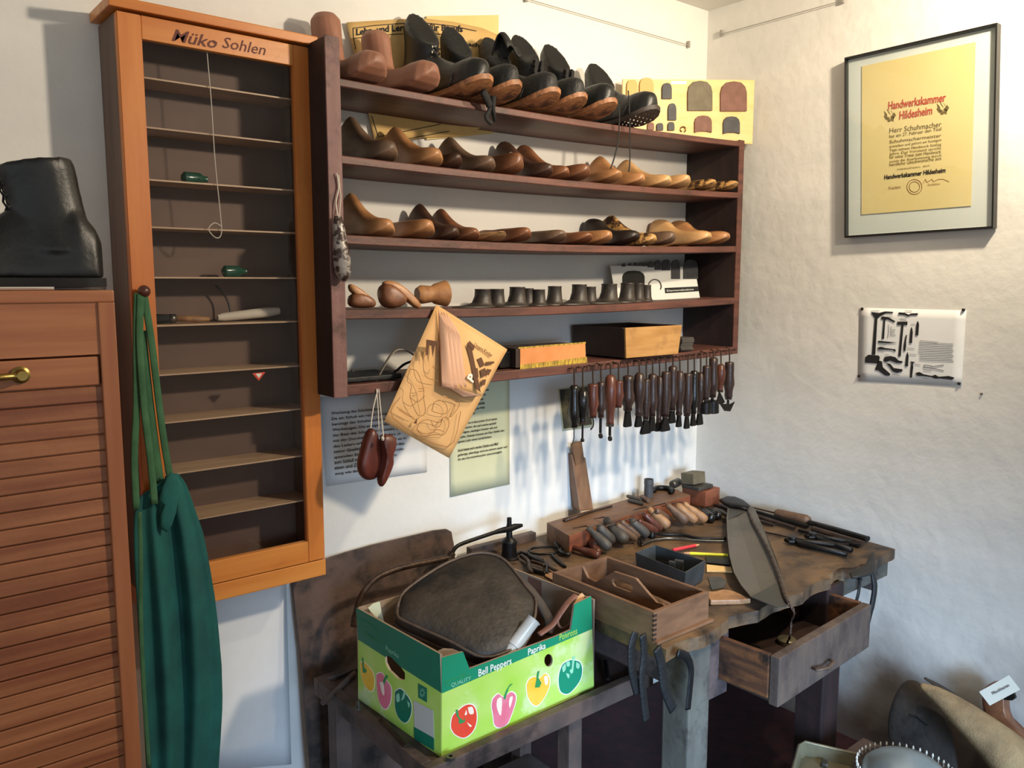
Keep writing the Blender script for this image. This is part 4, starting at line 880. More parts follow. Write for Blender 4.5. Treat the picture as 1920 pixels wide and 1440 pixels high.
for q in (((.52, .45), (.60, .38), (.70, .48), (.62, .55)), ((.62, .60), (.72, .52), (.80, .62), (.70, .70)), ((.70, .42), (.84, .34), (.86, .37), (.73, .47)), ((.76, .52), (.86, .50), (.84, .62), (.78, .60)), ((.72, .74), (.82, .70), (.84, .80), (.76, .84)), ((.50, .60), (.56, .58), (.62, .72), (.56, .74))): prism(bm, [pf(*a) for a in q], (0, -.0006, 0))
ob = obj('printed_picture', bm, inkb, t); ob['kind'] = 'stuff'
a, b = pf(.44, .27), pf(.78, .30); text('headline', 'Unsere Kinder', a, b-a, V((.35, 0, .8)), inkb, t, width=(b-a).length, height=.010, bold=.02)
a, b = pf(.50, .84), pf(.58, .50); text('masthead_letter', 'P', a, (.6, 0, .75), (-.7, 0, .55), c_white, t, height=.022, bold=.03, lift=-.002)
# ------------------------------------------------------------------ hanging lasts
t = thing('hanging_last', 'dark red-brown last seen from its sole, hanging on white string below the shelf', 'shoe last', Y(695, 900, -.215), group='pair of lasts on a string')
pts = [Y(a, b, -.222) for a, b in ((697, 800), (704, 808), (710, 825), (712, 850), (716, 870), (712, 890), (700, 900), (685, 901), (673, 892), (670, 870), (676, 850), (682, 825), (689, 806))]
bm = B(); pillow(bm, pts, (0, -1, 0), .016); o = fin_last(obj('last_body', bm, LW['red'], t, smooth=True))
bm = B(); tube(bm, spline([Y(709, 729, -.204), Y(700, 765, -.212), Y(695, 803, -.222)]), .0014, 6); tube(bm, spline([Y(706, 729, -.204), Y(709, 770, -.214), Y(711, 818, -.236)]), .0012, 6); obj('string', bm, string_m, t)
t = thing('hanging_last', 'narrow dark red-brown last seen from its side, hanging on white string below the shelf', 'shoe last', Y(722, 912, -.245), group='pair of lasts on a string')
pts = [Y(a, b, -.245) for a, b in ((714, 812), (728, 814), (743, 817), (741, 835), (735, 845), (735, 860), (736, 870), (728, 890), (718, 912), (712, 914), (708, 905), (712, 888), (718, 868), (719, 848), (714, 832))]
bm = B(); pillow(bm, pts, (0, -1, 0), .014); fin_last(obj('last_body', bm, LW['red'], t, smooth=True))
bm = B(); tube(bm, spline([Y(710, 729, -.206), Y(714, 770, -.216), Y(719, 818, -.250)]), .0014, 6); lathe(bm, Y(717, 818, -.262), Y(718, 826, -.262), [(0, .002), (.5, .004), (1, .002)], 8); obj('string', bm, string_m, t)
# ------------------------------------------------------------------ the row of hanging edge tools
def sc_len(px): return 1
TOOLS = [  # px, hook y, handle top, handle bottom, tip y, handle half width px, colour, head, description
 (1077, 693, 722, 800, 822, 8, 'b', 'wire', 'glossy black tool with a thin hooked wire tip, leftmost of the hanging row'),
 (1093, 692, 731, 793, 825, 9, 'b', 'ball', 'glossy black bulbous tool with a small ball tip, second in the hanging row'),
 (1112, 690, 720, 781, 805, 9, 'r', 'hook', 'reddish bulb-handled tool with a curved blade, third in the hanging row'),
 (1127, 686, 716, 781, 817, 7, 'd', 'wheel', 'slim dark tool with a small wheel at its tip'),
 (1145, 686, 703, 797, 822, 10, 'r', 'wheel', 'big reddish turned handle with a ferrule and wheel tip'),
 (1160, 684, 714, 762, 797, 8, 'r', 'needle', 'short red-brown tool with a long thin needle'),
 (1178, 684, 704, 768, 800, 10, 'd', 'wide', 'thick dark handle with a wide flared head'),
 (1199, 680, 699, 777, 800, 9, 'd', 'wide', 'dark waisted handle with a square head'),
 (1212, 679, 711, 785, 813, 7, 'd', 'fan', 'narrow dark handle hanging low with a fanned head'),
 (1224, 678, 701, 779, 808, 8, 'd', 'wide', 'straight dark handle with a tapered iron head'),
 (1237, 677, 705, 789, 808, 7, 'd', 'wide', 'slim blackish handle with a narrow iron head'),
 (1249, 676, 697, 780, 808, 8, 'd', 'fan', 'dark handle with a broad fanned iron head'),
 (1262, 674, 686, 768, 793, 8, 'd', 'wide', 'dark handle hanging higher than its neighbours'),
 (1275, 674, 696, 776, 800, 8, 'd', 'slim', 'dark brown handle with a slim flared iron'),
 (1290, 672, 700, 778, 803, 8, 'd', 'slim', 'straight-topped brown handle with a slim iron'),
 (1302, 670, 695, 774, 798, 7, 'b', 'slim', 'blackish handle with a curled hook on top'),
 (1314, 670, 698, 773, 796, 7, 'd', 'wide', 'dark handle with a pale ring above its iron'),
 (1325, 664, 686, 748, 775, 7, 'd', 'drum', 'dark spindle-shaped handle with a drum-like iron'),
 (1338, 660, 670, 743, 774, 8, 'd', 'drum', 'thick straight dark handle with a drum-like iron'),
 (1352, 660, 683, 733, 756, 7, 'r', 'blade', 'small reddish handle with a broad grey blade'),
 (1368, 656, 679, 747, 766, 8, 'd', 'crescent', 'turned dark handle with a crescent blade, rightmost of the hanging row')]
for k, (px, hy, ht, hb, ty, hw, col, head, desc) in enumerate(TOOLS):
    yo = -.218-(.007 if k % 2 else 0)-(.006 if k % 3 == 2 else 0); m = {'b': hblack, 'r': hred, 'd': hdark}[col]
    p0, p1, p2, p3 = Y(px, hy-4, yo), Y(px, ht, yo), Y(px, hb, yo), Y(px, ty, yo)
    x = p1.x; p0.x = p2.x = p3.x = x; mpp = (p1.z-p2.z)/(hb-ht); r = hw*mpp*1.3
    t = thing('edge_tool', desc, 'hand tool', p3, 0, 'tools hanging from the bottom shelf')
    bm = B(); tube(bm, [V((x, -.207, p0.z)), V((x, yo+.002, p0.z-.003)), p1-V((0, 0, .004))], .0022, 6); obj('hanging_hook', bm, rust_m, t)
    pf_ = [[(0, .5), (.04, .8), (.15, .78), (.4, .80), (.62, 1), (.78, .92), (.9, .62), (1, .66)], [(0, .45), (.06, .75), (.3, 1), (.55, .9), (.75, .62), (.92, .55), (1, .6)], [(0, .75), (.05, .82), (.35, .84), (.6, 1), (.8, .7), (.92, .72), (1, .6)]][k % 3]
    bm = B(); lathe(bm, p1, p2, [(a, b*r) for a, b in pf_], 14); obj('handle', bm, m, t, smooth=True)
    bm = B(); lathe(bm, p2+V((0, 0, .004)), p2-V((0, 0, .003)), [(0, r*.62), (1, r*.58)], 12); obj('ferrule', bm, steel_m if k % 4 == 0 else rust_m, t, smooth=2)
    bm = B(); Lh = p2.z-p3.z; a = p2; e = p3
    if head == 'wire': tube(bm, spline([a, a+(e-a)*.6, e+V((0, 0, 0)), e+V((-.006, 0, -.014))]), .0013, 6)
    elif head == 'needle': tube(bm, [a, e], [.0013, .0007], 6)
    elif head == 'ball': tube(bm, [a, e], .0028, 8); bmesh.ops.create_uvsphere(bm, u_segments=10, v_segments=8, radius=.0055, matrix=Matrix.Translation(e))
    elif head == 'hook': tube(bm, spline([a, a+V((.003, 0, -.4*Lh)), a+V((.002, 0, -.75*Lh)), e+V((-.008, 0, 0))]), [.0025]*12+[.003]*6+[.001], 6, .5)
    elif head == 'wheel':
        tube(bm, [a, e+V((0, 0, .008))], .0038, 8); lathe(bm, e+V((-.002, .0, 0)), e+V((.003, -.001, 0)), [(0, .007), (1, .007)], 16)
    elif head == 'drum': lathe(bm, a, e, [(0, .004), (.2, .005), (.25, r*1.15), (.95, r*1.25), (1, r*1.1)], 16)
    elif head in ('wide', 'fan', 'slim'):
        w1 = {'wide': .008, 'fan': .007, 'slim': .005}[head]; w2 = {'wide': .014, 'fan': .020, 'slim': .010}[head]
        rings(bm, [[a+V((sx*q, sy*.004, -Lh*tt)) for sx, sy in ((-1, -1), (1, -1), (1, 1), (-1, 1))] for tt, q in ((0, .004), (.12, w1), (.9, w2), (1, w2*.85))])
    elif head == 'blade':
        prism(bm, [a+V((-.004, 0, 0)), a+V((-.016, 0, -.8*Lh)), a+V((-.010, 0, -1.0*Lh)), a+V((.012, 0, -1.15*Lh)), a+V((.026, 0, -.95*Lh)), a+V((.005, 0, -.25*Lh))], (0, .002, 0))
    elif head == 'crescent':
        prism(bm, [a+V((-.004, 0, 0)), a+V((-.006, 0, -.5*Lh)), a+V((-.040, 0, -.45*Lh)), a+V((-.018, 0, -1.15*Lh)), a+V((.012, 0, -1.3*Lh)), a+V((.034, 0, -.40*Lh)), a+V((.006, 0, -.6*Lh)), a+V((.004, 0, 0))], (0, .002, 0))
    obj('iron', bm, iron_m, t, smooth=2)
# ------------------------------------------------------------------ green apron on the cabinet knob
t = thing('green_apron', 'teal green cotton apron hanging by its straps from the cabinet knob', 'apron', V((.48, -.17, .40)))
rowsA = [(890, 318, 330), (905, 300, 342), (930, 262, 352), (960, 252, 362), (1000, 250, 376), (1060, 252, 388), (1120, 256, 398), (1180, 260, 405), (1250, 264, 411), (1320, 268, 413), (1390, 272, 409), (1460, 276, 404), (1560, 284, 398)]
def ap(u, v):
    k = v*(len(rowsA)-1); i = min(len(rowsA)-2, int(k)); f = k-i
    py, l, r = [rowsA[i][q]*(1-f)+rowsA[i+1][q]*f for q in range(3)]
    amp = .004+.010*min(1, v*2.2)
    y = -.150-amp*(math.sin(u*9+v*1.2)+.6*math.sin(u*17+1+v*2))-.03*math.exp(-((u-.30-.10*v)**2)/.02)*min(1, .3+v)+.02*u
    return Y(l+(r-l)*u, py, min(-.131, y))
bm = B(); grid(bm, ap, 40, 40); obj('apron_cloth', bm, green_cloth, t, smooth=True, solid=.0016)
def apb(u, v): p = ap(1-u*.55, v); p.y = -.128; p.x += .006; return p
bm = B(); grid(bm, apb, 10, 30); obj('apron_back_layer', bm, green_cloth, t, smooth=True, solid=.0014)
bm = B()   # folded corner flap at the neck
fl_ = [(320, 884), (330, 894), (334, 930), (330, 960), (322, 985), (312, 998), (300, 990), (300, 965), (306, 945), (296, 938), (305, 910)]
pillow(bm, [Y(a, b, -.168) for a, b in fl_], (0, -1, 0), .006, both=True); obj('neck_fold', bm, green_cloth, t, smooth=True)
def ribbon(nm, pts, wd, y):
    bm = B(); q = spline([Y(a, b, y if not isinstance(y, tuple) else y[0]+(y[1]-y[0])*i/(len(pts)-1)) for i, (a, b) in enumerate(pts)], 5)
    tube(bm, q, wd, 6, .18, up=(1, .2, 0)) if False else tube(bm, q, wd, 8, .22, up=(0, 1, 0)); obj(nm, bm, strap_m, t, smooth=True)
ribbon('strap', [(258, 550), (256, 620), (256, 760), (252, 860), (256, 955)], .0065, (-.146, -.165))
ribbon('strap', [(264, 552), (262, 640), (270, 760), (282, 860), (290, 945)], .0065, (-.149, -.172))
ribbon('strap', [(270, 552), (284, 640), (296, 740), (308, 830), (320, 900)], .0065, (-.146, -.150))
ribbon('strap', [(266, 620), (276, 720), (288, 820), (300, 905)], .008, (-.141, -.146))
ribbon('tie_string', [(262, 960), (264, 1060), (264, 1160), (268, 1260), (274, 1360), (280, 1440)], .004, (-.185, -.185))
# ------------------------------------------------------------------ work bench
ZB = .78
t = bench = thing('work_bench', 'low worn dirty workbench in the corner covered with shoemaker tools', 'workbench', V((1.7, -.4, FL)))
rnd = random.Random(3)
edge = []
for k in range(50):
    x = 1.228+(2.175-1.228)*k/49; j = rnd.uniform(-.004, .004)+(.006*math.sin(k*.7))
    if 1.86 < x < 1.95: j += .022
    if 1.45 < x < 1.53: j += .012
    edge.append((x, -.742+j))
poly = edge+[(2.195, -.735), (2.225, -.4), (2.245, -.03), (1.235, -.03), (1.232, -.3)]
bm = B(); prism(bm, [V((x, y, ZB-.028)) for x, y in poly], (0, 0, .028)); obj('bench_top', bm, bench_m, t, bev=.0015)
bm = B(); box(bm, 1.47, 1.92, -.60, -.10, ZB-.034, ZB-.029); obj('under_board', bm, stand_m, t)
bx('front_apron', benchap_m, t, 1.37, 1.475, -.715, -.695, .60, ZB-.0285, bev=.002)
bx('front_apron', benchleg_m, t, 1.90, 2.18, -.725, -.705, .705, ZB-.0285, bev=.002)
bx('side_apron', benchap_m, t, 2.155, 2.175, -.70, -.06, .66, ZB-.0285, bev=.002)
bx('side_apron', benchap_m, t, 1.31, 1.33, -.66, -.06, .655, ZB-.0285, bev=.002)
bx('back_apron', benchap_m, t, 1.30, 2.2, -.075, -.055, .62, ZB-.0285)
for x0, x1, y0, y1, m_ in ((1.315, 1.385, -.735, -.665, benchleg_m), (1.85, 1.93, -.735, -.66, panel_m), (1.30, 1.37, -.12, -.05, stand_m), (2.10, 2.17, -.12, -.05, stand_m)):
    bx('leg', m_, t, x0, x1, y0, y1, FL, ZB-.0285, bev=.004)
bx('drawer_runner', drawers_m, t, 1.475, 1.49, -.69, -.1, .615, .64)
# drawer
A0, A1, B0, B1 = V((1.462, -.835, 0)), V((1.862, -.812, 0)), V((1.440, -.40, 0)), V((1.840, -.38, 0))
zt_, zb2 = .735, .640
d = thing('drawer_body', '', '', (0, 0, 0)); bpy.data.objects.remove(d)
d = bpy.data.objects.new('drawer', None); sc.collection.objects.link(d); d.parent = bench; wb = V(bench['_w']); d.location = V((1.65, -.65, zb2))-wb; d['_w'] = [1.65, -.65, zb2]
def dwall(nm, m, p, q, th, zt=zt_, zb=zb2):
    s_ = (q-p).cross(V((0, 0, 1))).normalized()*th
    bm = B(); prism(bm, [V((v.x, v.y, zb)) for v in (p, q, q+s_, p+s_)], (0, 0, zt-zb)); return obj(nm, bm, m, d, bev=.0025)
fr = dwall('drawer_front', drawer_m, A0+V((-.012, 0, 0)), A1+V((.012, 0, 0)), .022, zt_, zb2-.012)
dwall('drawer_side', drawers_m, A0+V((0, .002, 0)), B0, -.014); dwall('drawer_side', drawers_m, A1+V((0, .002, 0)), B1, .014)
bm = B(); prism(bm, [A0+V((0, 0, zb2)), A1+V((0, 0, zb2)), B1+V((0, 0, zb2)), B0+V((0, 0, zb2))], (0, 0, .008)); obj('drawer_bottom', bm, box_dark, d)
def dpt(px, py, o=0): return PP(px, py, A0+V((0, -.022-o, 0)), (A1-A0).cross(V((0, 0, 1))))
bm = B(); tube(bm, [dpt(1523, 1252, -.002), dpt(1530, 1256, .016), dpt(1552, 1252, .018), dpt(1563, 1242, .018), dpt(1556, 1236, -.002)], [.004, .005, .0055, .005, .004], 8, .6)
obj('drawer_pull', bm, bagp_m, d, smooth=True)
zd = zb2+.009
for k, (x, y, r_, m_, lb) in enumerate(((1.70, -.72, .022, tray_m, 'round khaki tin lid lying in the open drawer'), (1.60, -.70, .014, iron_m, 'small black disc lying in the open drawer'))):
    bm = B(); lathe(bm, (x, y, zd), (x, y, zd+.012), [(0, r_*.95), (.8, r_), (1, r_*.9)], 20); tag(rebase(obj('round_tin', bm, m_, smooth=2)), lb, 'tin')
# ------------------------------------------------------------------ wall-side block with the awls
def zpt(px, py, z): return Z(px, py, z)
t = block = thing('tool_rest_block', 'long brown wooden block with a reddish worn front along the wall, awls leaning on it', 'wooden block', V((1.75, -.10, ZB)))
a, b_, c_, d_ = V((1.497, -.090, 0)), V((1.475, -.225, 0)), V((2.09, -.135, 0)), V((2.10, -.03, 0))
a = V((1.515, -.035, 0)); zblk = .832
a = Z(1025, 980, zblk); b_ = Z(1066, 1004, zblk); c_ = Z(1293, 928, zblk); d_ = V((c_.x+.03, -.03, 0)); a = V((a.x, min(-.02, a.y), 0))
bm = B(); prism(bm, [V((p.x, p.y, ZB+.0005)) for p in (a, b_, c_, d_)], (0, 0, zblk-ZB)); obj('block_body', bm, block_m, t, bev=.002)
nf = (c_-b_); nf.z = 0; nf = V((nf.y, -nf.x, 0)).normalized()
bm = B(); prism(bm, [V((p.x, p.y, ZB+.008)) for p in (b_+nf*.0, c_+nf*.0, c_+nf*.003, b_+nf*.003)], (0, 0, zblk-ZB-.009)); obj('worn_front_strip', bm, blockr_m, t, bev=.001)
bm = B(); tube(bm, [Z(1058, 976, zblk+.005), Z(1100, 962, zblk+.005), Z(1147, 949, zblk+.005)], [.006, .0035, .003], 8)
tag(rebase(obj('iron_rod', bm, rust_m, smooth=True)), 'thin rusty rod with a knob end lying on top of the wooden block', 'rod')
# plane leaning on the wall
bm = B(); p0 = Z(1100, 957, zblk+.001); p0 = V((p0.x, p0.y, zblk+.001)); top = Y(1082, 838, -.022)
w_, h_ = .046, .050
R_ = V((1, -.25, 0)).normalized()
q0 = [p0+R_*(-w_/2), p0+R_*(w_/2)]
dirp = (top-p0); back = V((0, .045, 0))
prism(bm, [q0[0], q0[1], q0[1]+dirp*.82, q0[0]+dirp*.90+V((0, 0, .0))], V((.012, .042, 0)))
t = thing('wooden_smoothing_plane', 'tall narrow wooden plane standing upright on the block against the wall', 'plane', p0)
obj('plane_body', bm, plane_m, t, bev=.002)
bm = B(); a_ = q0[0]+dirp*.72+V((.008, -.004, 0)); prism(bm, [a_, a_+V((.030, -.006, .008)), a_+V((.022, -.004, .060))+dirp*.05, a_+V((-.014, 0, .055))+dirp*.05], (.002, .010, 0)); obj('wedge', bm, block_m, t, bev=.001)
bm = B(); pw = q0[1]+dirp*.62+V((.002, .02, 0)); tube(bm, [pw, pw+V((.010, -.002, .001))], .004, 8); obj('side_peg', bm, iron_m, t)
# things standing on the block
def lie(px, py, z): p = Z(px, py, z); return p
t = thing('iron_tube', 'short upright grey iron tube standing at the right end of the wooden block', 'tube', Z(1216, 932, zblk))
p = V(t.location); bm = B(); lathe(bm, p, p+V((0, 0, .058)), [(0, .0135), (.0, .0145), (.7, .014), (.72, .0150), (1, .0145), (1, .010), (.3, .010)], 18); obj('tube_body', bm, soledk, t, smooth=2)
p = Z(1243, 924, zblk); bm = B(); pts = [p+V((.030*math.cos(a), .030*math.sin(a), .009)) for a in [math.radians(-95+k*19) for k in range(14)]]; tube(bm, pts, .0085, 8, 1.0)
tag(rebase(obj('horseshoe_iron', bm, iron_m, smooth=True)), 'black horseshoe-shaped iron lying on the wooden block right of the upright tube', 'horseshoe iron')
p = Z(1268, 914, zblk); bm = B(); lathe(bm, p+V((-.022, 0, .012)), p+V((.020, .004, .016)), [(0, .011), (.1, .014), (.9, .014), (1, .011)], 16); tag(rebase(obj('round_tin', bm, steel_m, smooth=2)), 'small pale metal tin lying on its side on the block', 'tin')
t = thing('brick_block', 'short reddish wooden block standing in the corner at the right of the long block', 'wooden block', V((2.17, -.12, ZB)))
pc = Z(1322, 930, ZB+.06); bm = B(); obox(bm, V((2.165, -.105, ZB+.028)), (.085, .09, .054), Matrix.Rotation(.1, 3, 'Z')); obj('block_body', bm, blockr_m, t, bev=.003)
bm = B(); obox(bm, V((2.145, -.105, ZB+.056+.007)), (.075, .07, .013)); tag(rebase(obj('flat_stone', bm, hgrey, bev=.003)), 'flat dark grey stone lying on the reddish corner block', 'stone')
bm = B(); obox(bm, V((2.135, -.095, ZB+.071+.019)), (.062, .05, .036), Matrix.Rotation(-.1, 3, 'X')); tag(rebase(obj('olive_box', bm, soleg, bev=.002)), 'small olive green box on top of the flat stone in the corner', 'box')
# short round files lying on the block
for k, (a1, a2, r_) in enumerate((((1176, 930), (1202, 938), .006), ((1178, 938), (1206, 945), .006), ((1203, 931), (1216, 939), .008))):
    bm = B(); p, q = Z(*a1, zblk+r_), Z(*a2, zblk+r_); lathe(bm, p, q, [(0, r_*.7), (.1, r_), (.9, r_), (1, r_*.7)], 10)
    tag(rebase(obj('wooden_peg', bm, hgrey if k < 2 else hbrown, smooth=2)), ['upper of two short dark pegs on the wooden block', 'lower of two short dark pegs on the wooden block', 'short brown peg at the foot of the upright iron tube'][k], 'peg')
# ------------------------------------------------------------------ awls in front of the block
def z7(a, b): return (980+a/4.174, 880+b/4.174)
AW = [((390, 610), (590, 668), .0095, 'hred', 'reddish pincer-like handle lying nearest the caddy'), ((470, 480), (585, 640), .0100, 'hred', 'reddish awl with a thin neck, left end of the row of awls'),
      ((510, 455), (675, 615), .0125, 'hgrey', 'thick blackish awl handle'), ((590, 445), (705, 560), .0120, 'hgrey', 'dark grey blunt awl handle'), ((645, 385), (800, 560), .0150, 'hgrey', 'thickest grey-brown awl handle of the row'),
      ((735, 430), (880, 545), .0090, 'hbrown', 'slim dark brown awl handle'), ((770, 405), (905, 520), .0100, 'hbrown', 'brown awl handle with pale worn end'), ((845, 395), (970, 510), .0120, 'hgrey', 'dark rounded awl handle mid-row'),
      ((905, 400), (1040, 485), .0095, 'hred', 'reddish-brown awl handle in the middle of the row'), ((950, 350), (1075, 465), .0095, 'hred', 'turned reddish awl handle'), ((985, 305), (1135, 440), .0125, 'htan', 'light tan awl handle'),
      ((1045, 325), (1135, 390), .0100, 'hbrown', 'dark awl handle behind the tan one'), ((1130, 275), (1280, 405), .0135, 'hbrown', 'big brown pear-shaped awl handle'), ((1205, 275), (1350, 400), .0115, 'htan', 'tan awl handle between the two palest ones'),
      ((1260, 265), (1430, 395), .0115, 'htan', 'palest long smooth awl handle'), ((1395, 315), (1480, 385), .0125, 'hblack', 'black stubby handle right of the pale awls'), ((1440, 305), (1535, 365), .0115, 'hblack', 'black oval handle at the right end of the awl row')]
for k, (h1, h2, r, mn, lab) in enumerate(AW):
    r *= 1.2; h2 = (h2[0]+(h2[0]-h1[0])*.06, h2[1]+(h2[1]-h1[1])*.06)
    p, q = Z(*z7(*h1), (zblk+r*.7+.002) if 2 <= k <= 14 else ZB+r+.004), Z(*z7(*h2), ZB+r+.001); t = thing('awl', lab+', lying on the bench', 'awl', q, 0, 'awls in front of the wooden block')
    if len((lab+', lying on the bench').split()) > 16: t['label'] = lab
    bm = B(); lathe(bm, p, q, [[(0, .4), (.06, .62), (.2, .55), (.45, .85), (.75, 1), (.93, .92), (1, .5)], [(0, .5), (.1, .8), (.4, .92), (.8, 1), (.96, .85), (1, .5)]][k % 2] and [(a, b*r) for a, b in [[(0, .4), (.06, .62), (.2, .55), (.45, .85), (.75, 1), (.93, .92), (1, .5)], [(0, .5), (.1, .8), (.4, .92), (.8, 1), (.96, .85), (1, .5)]][k % 2]], 12)
    obj('handle', bm, globals()[mn], t, smooth=True)
    dv = (p-q).normalized(); e = p+V((dv.x, dv.y, 0)).normalized()*.045; e.z = zblk+.003 if 2 <= k <= 14 else p.z-.003
    bm = B(); tube(bm, [p-dv*.003, p+dv*.006, e], [.003, .0022, .0009], 6); obj('blade', bm, rust_m, t)
# pliers, scissor rings, hooks on the left part of the bench
def z3(a, b): return (940+a/8, 940+b/8)
bm = B(); tube(bm, [Z(*z3(a, b), ZB+.006) for a, b in ((880, 740), (850, 700), (760, 682), (600, 685), (470, 700), (415, 735), (450, 775), (560, 795), (700, 790), (800, 775), (870, 745))], .0032, 8)
tube(bm, [Z(*z3(a, b), ZB+.009) for a, b in ((870, 740), (940, 790), (1030, 800))], .006, 8); tube(bm, [Z(*z3(a, b), ZB+.009) for a, b in ((880, 730), (830, 650), (810, 600))], .005, 8)
tag(rebase(obj('tailor_shears', bm, iron_m, smooth=True)), 'black iron shears with a large loop handle on the bench left of the caddy', 'shears')
for k, (pts, r_, lb) in enumerate(([[(215, 800), (280, 770), (400, 800), (520, 850), (620, 890)], .005, 'dark bent iron hook beside the black press foot'], [[(300, 820), (400, 900), (420, 1000), (450, 1060)], .006, 'short dark curved iron behind the carton corner'], [[(420, 820), (540, 880), (660, 930), (685, 980), (680, 1080)], .005, 'hook-shaped iron with a bright end near the carton'], [[(450, 900), (560, 930), (640, 960)], .005, 'small reddish iron stub among the hooks'],
    [[(760, 800), (860, 900), (960, 980)], .004, 'thin dark rod pointing to the corner of the caddy'], [[(690, 950), (760, 1010), (850, 1050)], .004, 'thin dark rod by the near corner of the hooks'], [[(420, 1010), (540, 1050), (660, 1080)], .006, 'brown short stick lying behind the carton'])):
    bm = B(); tube(bm, spline([Z(*z3(a, b), ZB+r_+.001+.004*(k % 2)) for a, b in pts]), r_, 8); tag(rebase(obj('iron_hook', bm, rust_m if k % 2 else iron_m, smooth=True)), lb, 'iron tool')
bm = B(); prism(bm, [Z(*z3(a, b), ZB+.001) for a, b in ((640, 1090), (800, 1090), (820, 1120), (820, 1230), (660, 1140))], (0, 0, .004)); tag(rebase(obj('leather_scrap', bm, htan, bev=.001)), 'tan leather scrap on the bench between carton and caddy', 'leather scrap')
bm = B(); beam(bm, (1.262, -.045, ZB+.012), (1.49, -.045, ZB+.012), .022, .024); tag(rebase(obj('wooden_batten', bm, stand_m, bev=.002)), 'dark wooden batten along the wall left of the long block', 'batten')
# ------------------------------------------------------------------ caddy
x0, x1, y0, y1, zc, hc = 1.226, 1.404, -.712, -.412, ZB+.001, .066
t = thing('tool_caddy', 'brown wooden tool caddy with a slotted middle handle on the bench edge', 'caddy', V((1.31, -.56, zc)))
for nm, a in (('end_panel', (x0, x1, y0, y0+.009)), ('end_panel', (x0, x1, y1-.009, y1)), ('side_panel', (x0, x0+.009, y0+.009, y1-.009)), ('side_panel', (x1-.009, x1, y0+.009, y1-.009))): bx(nm, caddy_m, t, a[0], a[1], a[2], a[3], zc, zc+hc, bev=.001)
bx('bottom_panel', caddy_m, t, x0+.009, x1-.009, y0+.009, y1-.009, zc, zc+.006)
bx('base_lip', caddy_m, t, x0+.002, x1+.006, y0-.010, y0, zc, zc+.006, bev=.001)
xm = (x0+x1)/2
prof = [(0, .006), (0, .052), (.03, .050), (.055, .040), (.075, .044), (.10, .060), (.13, .078), (.20, .078), (.225, .056), (.245, .040), (.262, .034), (.282, .046), (.282, .006)]
prof = [(0, .004), (0, .062), (.018, .040), (.045, .038), (.07, .056), (.10, .078), (.165, .080), (.20, .058), (.225, .044), (.24, .046), (.262, .036), (.282, .034), (.282, .004)]
bm = B(); o_ = V((xm, y1-.009, zc)); vs = [o_+V((-.0035, -a, b)) for a, b in prof]
ring = [(.095, .050), (.102, .044), (.150, .044), (.157, .050), (.157, .058), (.150, .064), (.102, .064), (.095, .058)]
prism(bm, vs, (.007, 0, 0)); dv_ = obj('handle_divider', bm, caddy_m, t)
cut = B(); prism(cut, [o_+V((-.02, -a, b))-V(t['_w']) for a, b in ring], (.04, 0, 0)); bmesh.ops.recalc_face_normals(cut, faces=cut.faces)
# the hand slot is cut with a boolean whose cutter is baked and removed
cm = bpy.data.meshes.new('cut'); cut.to_mesh(cm); cut.free(); co = bpy.data.objects.new('cut', cm); sc.collection.objects.link(co); co.location = t['_w']
bo = dv_.modifiers.new('slot', 'BOOLEAN'); bo.operation = 'DIFFERENCE'; bo.object = co; bo.solver = 'EXACT'
bpy.context.view_layer.update(); me = bpy.data.meshes.new_from_object(dv_.evaluated_get(bpy.context.evaluated_depsgraph_get()))
dv_.modifiers.remove(bo); dv_.data = me; bpy.data.objects.remove(co)
bm = B()
for yy in (y0,):
    for k in range(6): box(bm, x0-.0006, x0+.009, yy-.0004, yy+.003, zc+.006+k*.010, zc+.011+k*.010)
obj('dovetail_joints', bm, box_dark, t)['kind'] = 'stuff'
bm = B(); lathe(bm, (x1-.035, -.44, zc+.020), (x1-.03, -.66, zc+.016), [(0, .010), (.1, .014), (.4, .012), (.7, .009), (1, .006)], 12); tag(rebase(obj('wooden_burnisher', bm, hbrown, smooth=True)), 'long brown tool handle lying in the right half of the caddy', 'tool handle')
bm = B(); lathe(bm, (x0+.045, -.43, zc+.018), (x0+.05, -.55, zc+.015), [(0, .008), (.2, .011), (.8, .009), (1, .005)], 12); tag(rebase(obj('wooden_burnisher', bm, hgrey, smooth=True)), 'dark tool handle lying in the left half of the caddy', 'tool handle')
# ------------------------------------------------------------------ plastic box, pencils, long scissors
zp = ZB+.001
q = [Z(*z7(a, b), zp+.052) for a, b in ((880, 650), (1035, 590), (1432, 715), (1275, 810))]
pc = sum(q, V())/4; t = thing('grey_plastic_box', 'open dark grey plastic box with metal bits between the caddy and the pencils', 'plastic box', V((pc.x, pc.y, zp)))
for k in range(4):
    a, b = q[k], q[(k+1) % 4]; i1, i2 = a+(pc-a)*.05, b+(pc-b)*.05
    bm = B(); lo = lambda v: V((pc.x+(v.x-pc.x)*.93, pc.y+(v.y-pc.y)*.93, zp)); 
    vs = [bm.verts.new(v) for v in (a, b, i2, i1, lo(a), lo(b), lo(i2), lo(i1))]
    for f_ in ((0, 1, 2, 3), (4, 7, 6, 5), (0, 4, 5, 1), (1, 5, 6, 2), (2, 6, 7, 3), (3, 7, 4, 0)): bm.faces.new([vs[i] for i in f_])
    obj('side_wall', bm, plastic_m, t, bev=.0008)
bm = B(); prism(bm, [V((pc.x+(v.x-pc.x)*.91, pc.y+(v.y-pc.y)*.91, zp)) for v in q], (0, 0, .003)); obj('box_floor', bm, plastic_m, t)
